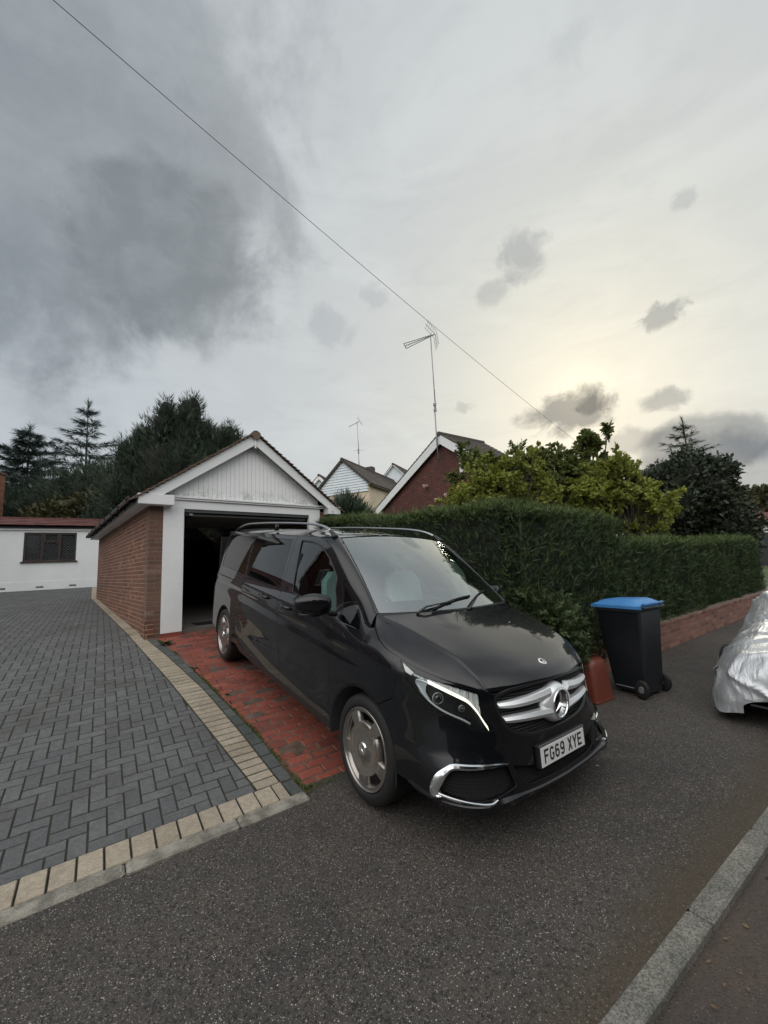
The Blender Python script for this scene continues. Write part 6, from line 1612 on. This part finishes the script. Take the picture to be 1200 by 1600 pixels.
# lid: domed panel with a rib and hinge at the back
rows = []
for j in range(15):
    y = -.385 + .735 * j / 14; row = []
    for i in range(17):
        x = -.300 + .60 * i / 16; ex = min(1, (abs(x) - .0) / .300)**6; ey = (abs(y + .017) / .368)**6
        z = 1.005 + .052 * (1 - min(1, ex)) * (1 - min(1, ey)) + .030 * (j / 14) * (1 - min(1, ex)) - (.012 if abs(abs(x) - .20) < .03 else 0) * (1 - min(1, ey)); row.append((x, y, z))
    rows.append(row)
und = [[(x, y, .962)for x, y, z in r_] for r_ in rows]
n_r, n_c = 15, 17
mb = MB().grid(rows); rim = rows[0] + [r_[-1] for r_ in rows[1:]] + rows[-1][::-1][1:] + [r_[0] for r_ in rows[::-1][1:-1]]
mb.grid([rim + [rim[0]], [(x * 1.0, y, .972) for x, y, z in rim + [rim[0]]]])
lid = mb.build('lid', BINLID, bin_o, True); lid.data.set_sharp_from_angle(angle=R(40))
MB().tube([(-.22, .36, 1.02), (-.22, .40, 1.03), (.22, .40, 1.03), (.22, .36, 1.02)], .014, 8).build('lid_handle', BINLID, lid, True)
MB().tube([(-.24, .33, .99), (-.24, .40, .985), (.24, .40, .985), (.24, .33, .99)], .015, 8).build('handle', BIN, bin_o, True)
MB().tube([(-.27, .24, .10), (.27, .24, .10)], .012, 8).build('axle', GALV, bin_o)
for sx in (-1, 1):
    w_ = MB().lathe([(.0005, -.025), (.04, -.026), (.085, -.025), (.098, -.018), (.10, 0), (.098, .018), (.085, .025), (.04, .026), (.0005, .025)], 28, Matrix.Translation((sx * .285, .24, .10)) @ Matrix.Rotation(R(90), 4, 'Y')).build('wheel', RUBBER, bin_o, True)
    MB().lathe([(.0005, -.03), (.035, -.03), (.04, -.024)], 16, Matrix.Translation((sx * .285, .24, .10)) @ Matrix.Rotation(R(90) if sx < 0 else R(-90), 4, 'Y')).build('hub', GALV, w_)
# brown rounded container beside it
cad = empty('garden_container', P(3.37, -.36, 0), R(35.75 - 6), 'reddish brown plastic container with rounded shoulders beside the bin', 'container')
rows = []
for z, k, r_ in ((.0, 1.0, .03), (.02, 1.02, .04), (.20, .97, .05), (.36, .90, .06), (.41, .86, .065), (.44, .78, .065), (.455, .64, .05), (.457, .3, .02)):
    row = []
    for q in range(4):
        hx, hy = .165 * k, .145 * k; cx = (1, -1, -1, 1)[q] * (hx - r_); cy = (1, 1, -1, -1)[q] * (hy - r_)
        for j in range(5): a = R(90 * q + 22.5 * j); row.append((cx + r_ * math.cos(a), cy + r_ * math.sin(a), z))
    rows.append(row)
mb = MB().grid(rows, closed=True); mb.f.append(tuple((len(rows) - 1) * 20 + i for i in range(20))); mb.build('body', CADDY, cad, True)
MB().tube([(-.11, 0, .40), (-.11, 0, .475), (0, 0, .492), (.11, 0, .475), (.11, 0, .40)], .011, 8).build('handle', CADDY, cad, True)
MB().bev(-.17, .17, -.15, .15, .012, .03, .006).build('foot_rim', CADDY, cad)
# covered car half on the pavement
cc = empty('covered_car', P(3.62, -2.14, -.02), TA, 'parked car hidden under a crumpled silver cover at the right edge', 'car')
LEN, HWD = 4.1, .86
TH = [(0, .30), (.05, .52), (.18, .68), (.45, .78), (1.0, .92), (1.25, 1.0), (1.75, 1.38), (2.2, 1.46), (3.0, 1.42), (3.6, 1.05), (3.95, .95), (4.06, .7), (4.1, .4)]
fH = tabulate(TH, 0, 4.1, 800)
rows = []; NL, NC = 150, 110
for i in range(NL + 1):
    f = i / NL; x = LEN * (.5 - .5 * math.cos(math.pi * f)); H = fH(x); ee = min(x, LEN - x)
    wfac = min(1, max(0, ee / .55))**.45 if ee < .55 else 1.; W_ = HWD * (.70 + .30 * wfac) if ee > 0 else HWD * .60
    row = []
    for j in range(NC + 1):
        a = math.pi * j / NC; c, s_ = math.cos(a), math.sin(a)
        nn = 2.6; yy = W_ * (abs(c)**(2 / nn)) * (1 if c > 0 else -1); zz = .16 + (H - .16) * (s_**(2 / 2.2) if s_ > 0 else 0)
        # cabin narrows to the top
        yy *= 1 - .20 * sst(.85, 1.4, zz); zz += .0
        p = Vector((x, yy, zz)); row.append(p)
    rows.append(row)
def wrinkle(p):
    a = noise.noise(Vector((p.x * 2.2, p.y * 2.2, p.z * 2.2 + 3))); b = 1 - abs(noise.noise(Vector((p.x * 4.5 + a * 1.5, p.y * 4.5, p.z * 5.5 + a)))) * 2.4; c = 1 - abs(noise.noise(Vector((p.x * 9 + a * 3, p.y * 9, p.z * 8)))) * 2.2
    return .026 * a + .032 * max(0, 1 - abs(noise.noise(Vector((p.x * 2.6 + p.z * 1.8, p.y * 2.2 - p.z * .8, p.z * .7 + a)))) * 3.2)**3 + .006 * max(0, 1 - abs(noise.noise(Vector((p.x * 5 - p.z * 3, p.y * 5, p.z * 1.6 + 4 + a)))) * 3)**3
cen = Vector((2.05, 0, .6)); R2 = []
for r_ in rows:
    rr = []
    for j, p in enumerate(r_):
        n_ = Vector(((p.x - 2.05) / 3.2, p.y, (p.z - .4) * .9)).normalized(); q = p + n_ * wrinkle(p)
        if p.z < .20: q.z = .10 + .06 * noise.noise(Vector((p.x * 3, p.y * 3, 0))); 
        rr.append(q)
    R2.append(rr)
MB().grid(R2).build('cover', COVERM, cc, True)
for x in (.78, 3.3):
    for sy in (-1, 1): MB().lathe([(.0005, -.1), (.2, -.1), (.30, -.09), (.31, 0), (.30, .09), (.2, .1), (.0005, .1)], 30, Matrix.Translation((x, sy * .70, .30)) @ Matrix.Rotation(R(90), 4, 'X')).build('tyre', RUBBER, cc, True)
MB().box(.25, 3.9, -.75, .75, .2, .45).build('underbody', BLACKMAT, cc)
for sx, x0 in ((-1, .04),):
    hem = MB().tube([(.02, -.45, .22), (.03, 0, .20), (.02, .45, .22)], .012, 6).build('elastic_hem', plain('hem_black', (.02, .02, .02), .8), cc)
# overhead cable
def cpt(px, py, y): d = pixdir(px, py); return Vector((0, 0, 1.642)) + d * (y / d.y)
a = Vector((-6.55, 7.0, 14.07)); b = Vector((11.48, 24.0, 9.54)); a = a + (a - b) * .12; b = b + (b - Vector((-6.55, 7.0, 14.07))) * .22
pts = []
for i in range(49):
    f = i / 48; p = a.lerp(b, f); p.z -= .55 * math.sin(math.pi * f) * .6; pts.append(tuple(p))
tag(MB().tube(pts, .0085, 6).build('overhead_cable', CABLE), 'thin overhead cable crossing the whole sky diagonally', 'cable')

# ================================================================== ACROSS THE ROAD, behind the viewer: seen in the paint and glass
oh1 = simple_house('opposite_house', P(-7, -15, 0), TA + math.pi, 9, 8, 4.6, 3.0, BRICK_HOUSE, TILE_BROWN, 'red brick house across the road behind the viewer, facing the left drive')
oh2 = simple_house('opposite_house', P(15, -15.5, 0), TA + math.pi, 9, 8, 4.6, 3.2, BRICK_ORANGE, TILE_BROWN, 'orange brick house across the road behind the viewer, opposite the covered car')
for h_ in (oh1, oh2): house_window(h_, 1.2, 3.2, .9, 2.2); house_window(h_, 5.6, 7.6, .9, 2.2); house_window(h_, 3.4, 5.4, 3.4, 4.6)
for nm, t_, s_, r_, lb in (('street_tree', -3.5, -11.5, 2.6, 'dense tree across the road behind the viewer, left of the opposite houses gap'), ('street_tree', 3.0, -13., 3.3, 'large dense tree across the road directly behind the viewer'), ('street_tree', 9.5, -12, 2.8, 'dense tree across the road behind the viewer, farther to the right')):
    c_ = P(t_, s_, 3.6); conifer_blob_tree(nm, P(t_, s_, 0), [((c_.x, c_.y, c_.z), (r_, r_, r_ * 1.15)), ((c_.x + 1, c_.y, c_.z + 1.6), (r_ * .7, r_ * .7, r_ * .8))], 2600, .9, LEAF_DARK, lb, core=.85)
hedge('boundary_hedge', [(-12, -9.3, 1.7), (20, -9.3, 1.8)], .9, 'long clipped hedge across the road behind the viewer', 7000, lambda s: 0, sz=.34)

random.seed(21)
LB2 = worn('dead_leaf', (.10, .06, .03), (.20, .13, .07), 30., .85)
V = []; F = []
for _ in range(420):      # dead leaves and grit swept along the foot of the wall and kerb
    if random.random() < .6: t_, s_ = random.uniform(2.9, 13.5), -abs(random.gauss(0, .10)) - .01; z_ = .006
    else: t_ = random.uniform(.3, 9.); s_ = -2.09 - .0314 * t_ - abs(random.gauss(0, .16)); z_ = -.03
    c_ = P(t_, s_, z_ + random.uniform(0, .008)); a_ = random.uniform(0, 6.3); l_ = random.uniform(.006, .018); d_ = Vector((math.cos(a_), math.sin(a_), random.uniform(-.2, .5))) * l_; x_ = Vector((-math.sin(a_), math.cos(a_), random.uniform(-.3, .3))) * l_ * .5; b_ = len(V)
    V += [c_ - d_, c_ + x_, c_ + d_, c_ - x_]; F.append((b_, b_ + 1, b_ + 2, b_ + 3))
tag(fast_obj('leaf_litter', np.array([tuple(v) for v in V]), np.array(F), LB2), 'scattered dead leaves and grit along the wall foot and the kerb', 'leaf litter', kind='stuff')
for o in list(scene.objects):
    g = {'conifer_hedge': 'sections of the conifer hedge', 'fallen_leaf': 'dry leaves lying on the road and tarmac', 'weed': 'weeds along the red drive edge', 'tv_aerial': 'television aerials on the houses', 'lime_shrub': 'yellow leaved trees behind the hedge', 'opposite_house': 'houses across the road', 'street_tree': 'trees across the road', 'far_house': 'white gabled houses in the distance'}.get(o.name.split('.')[0])
    if g and o.parent is None: o['group'] = g
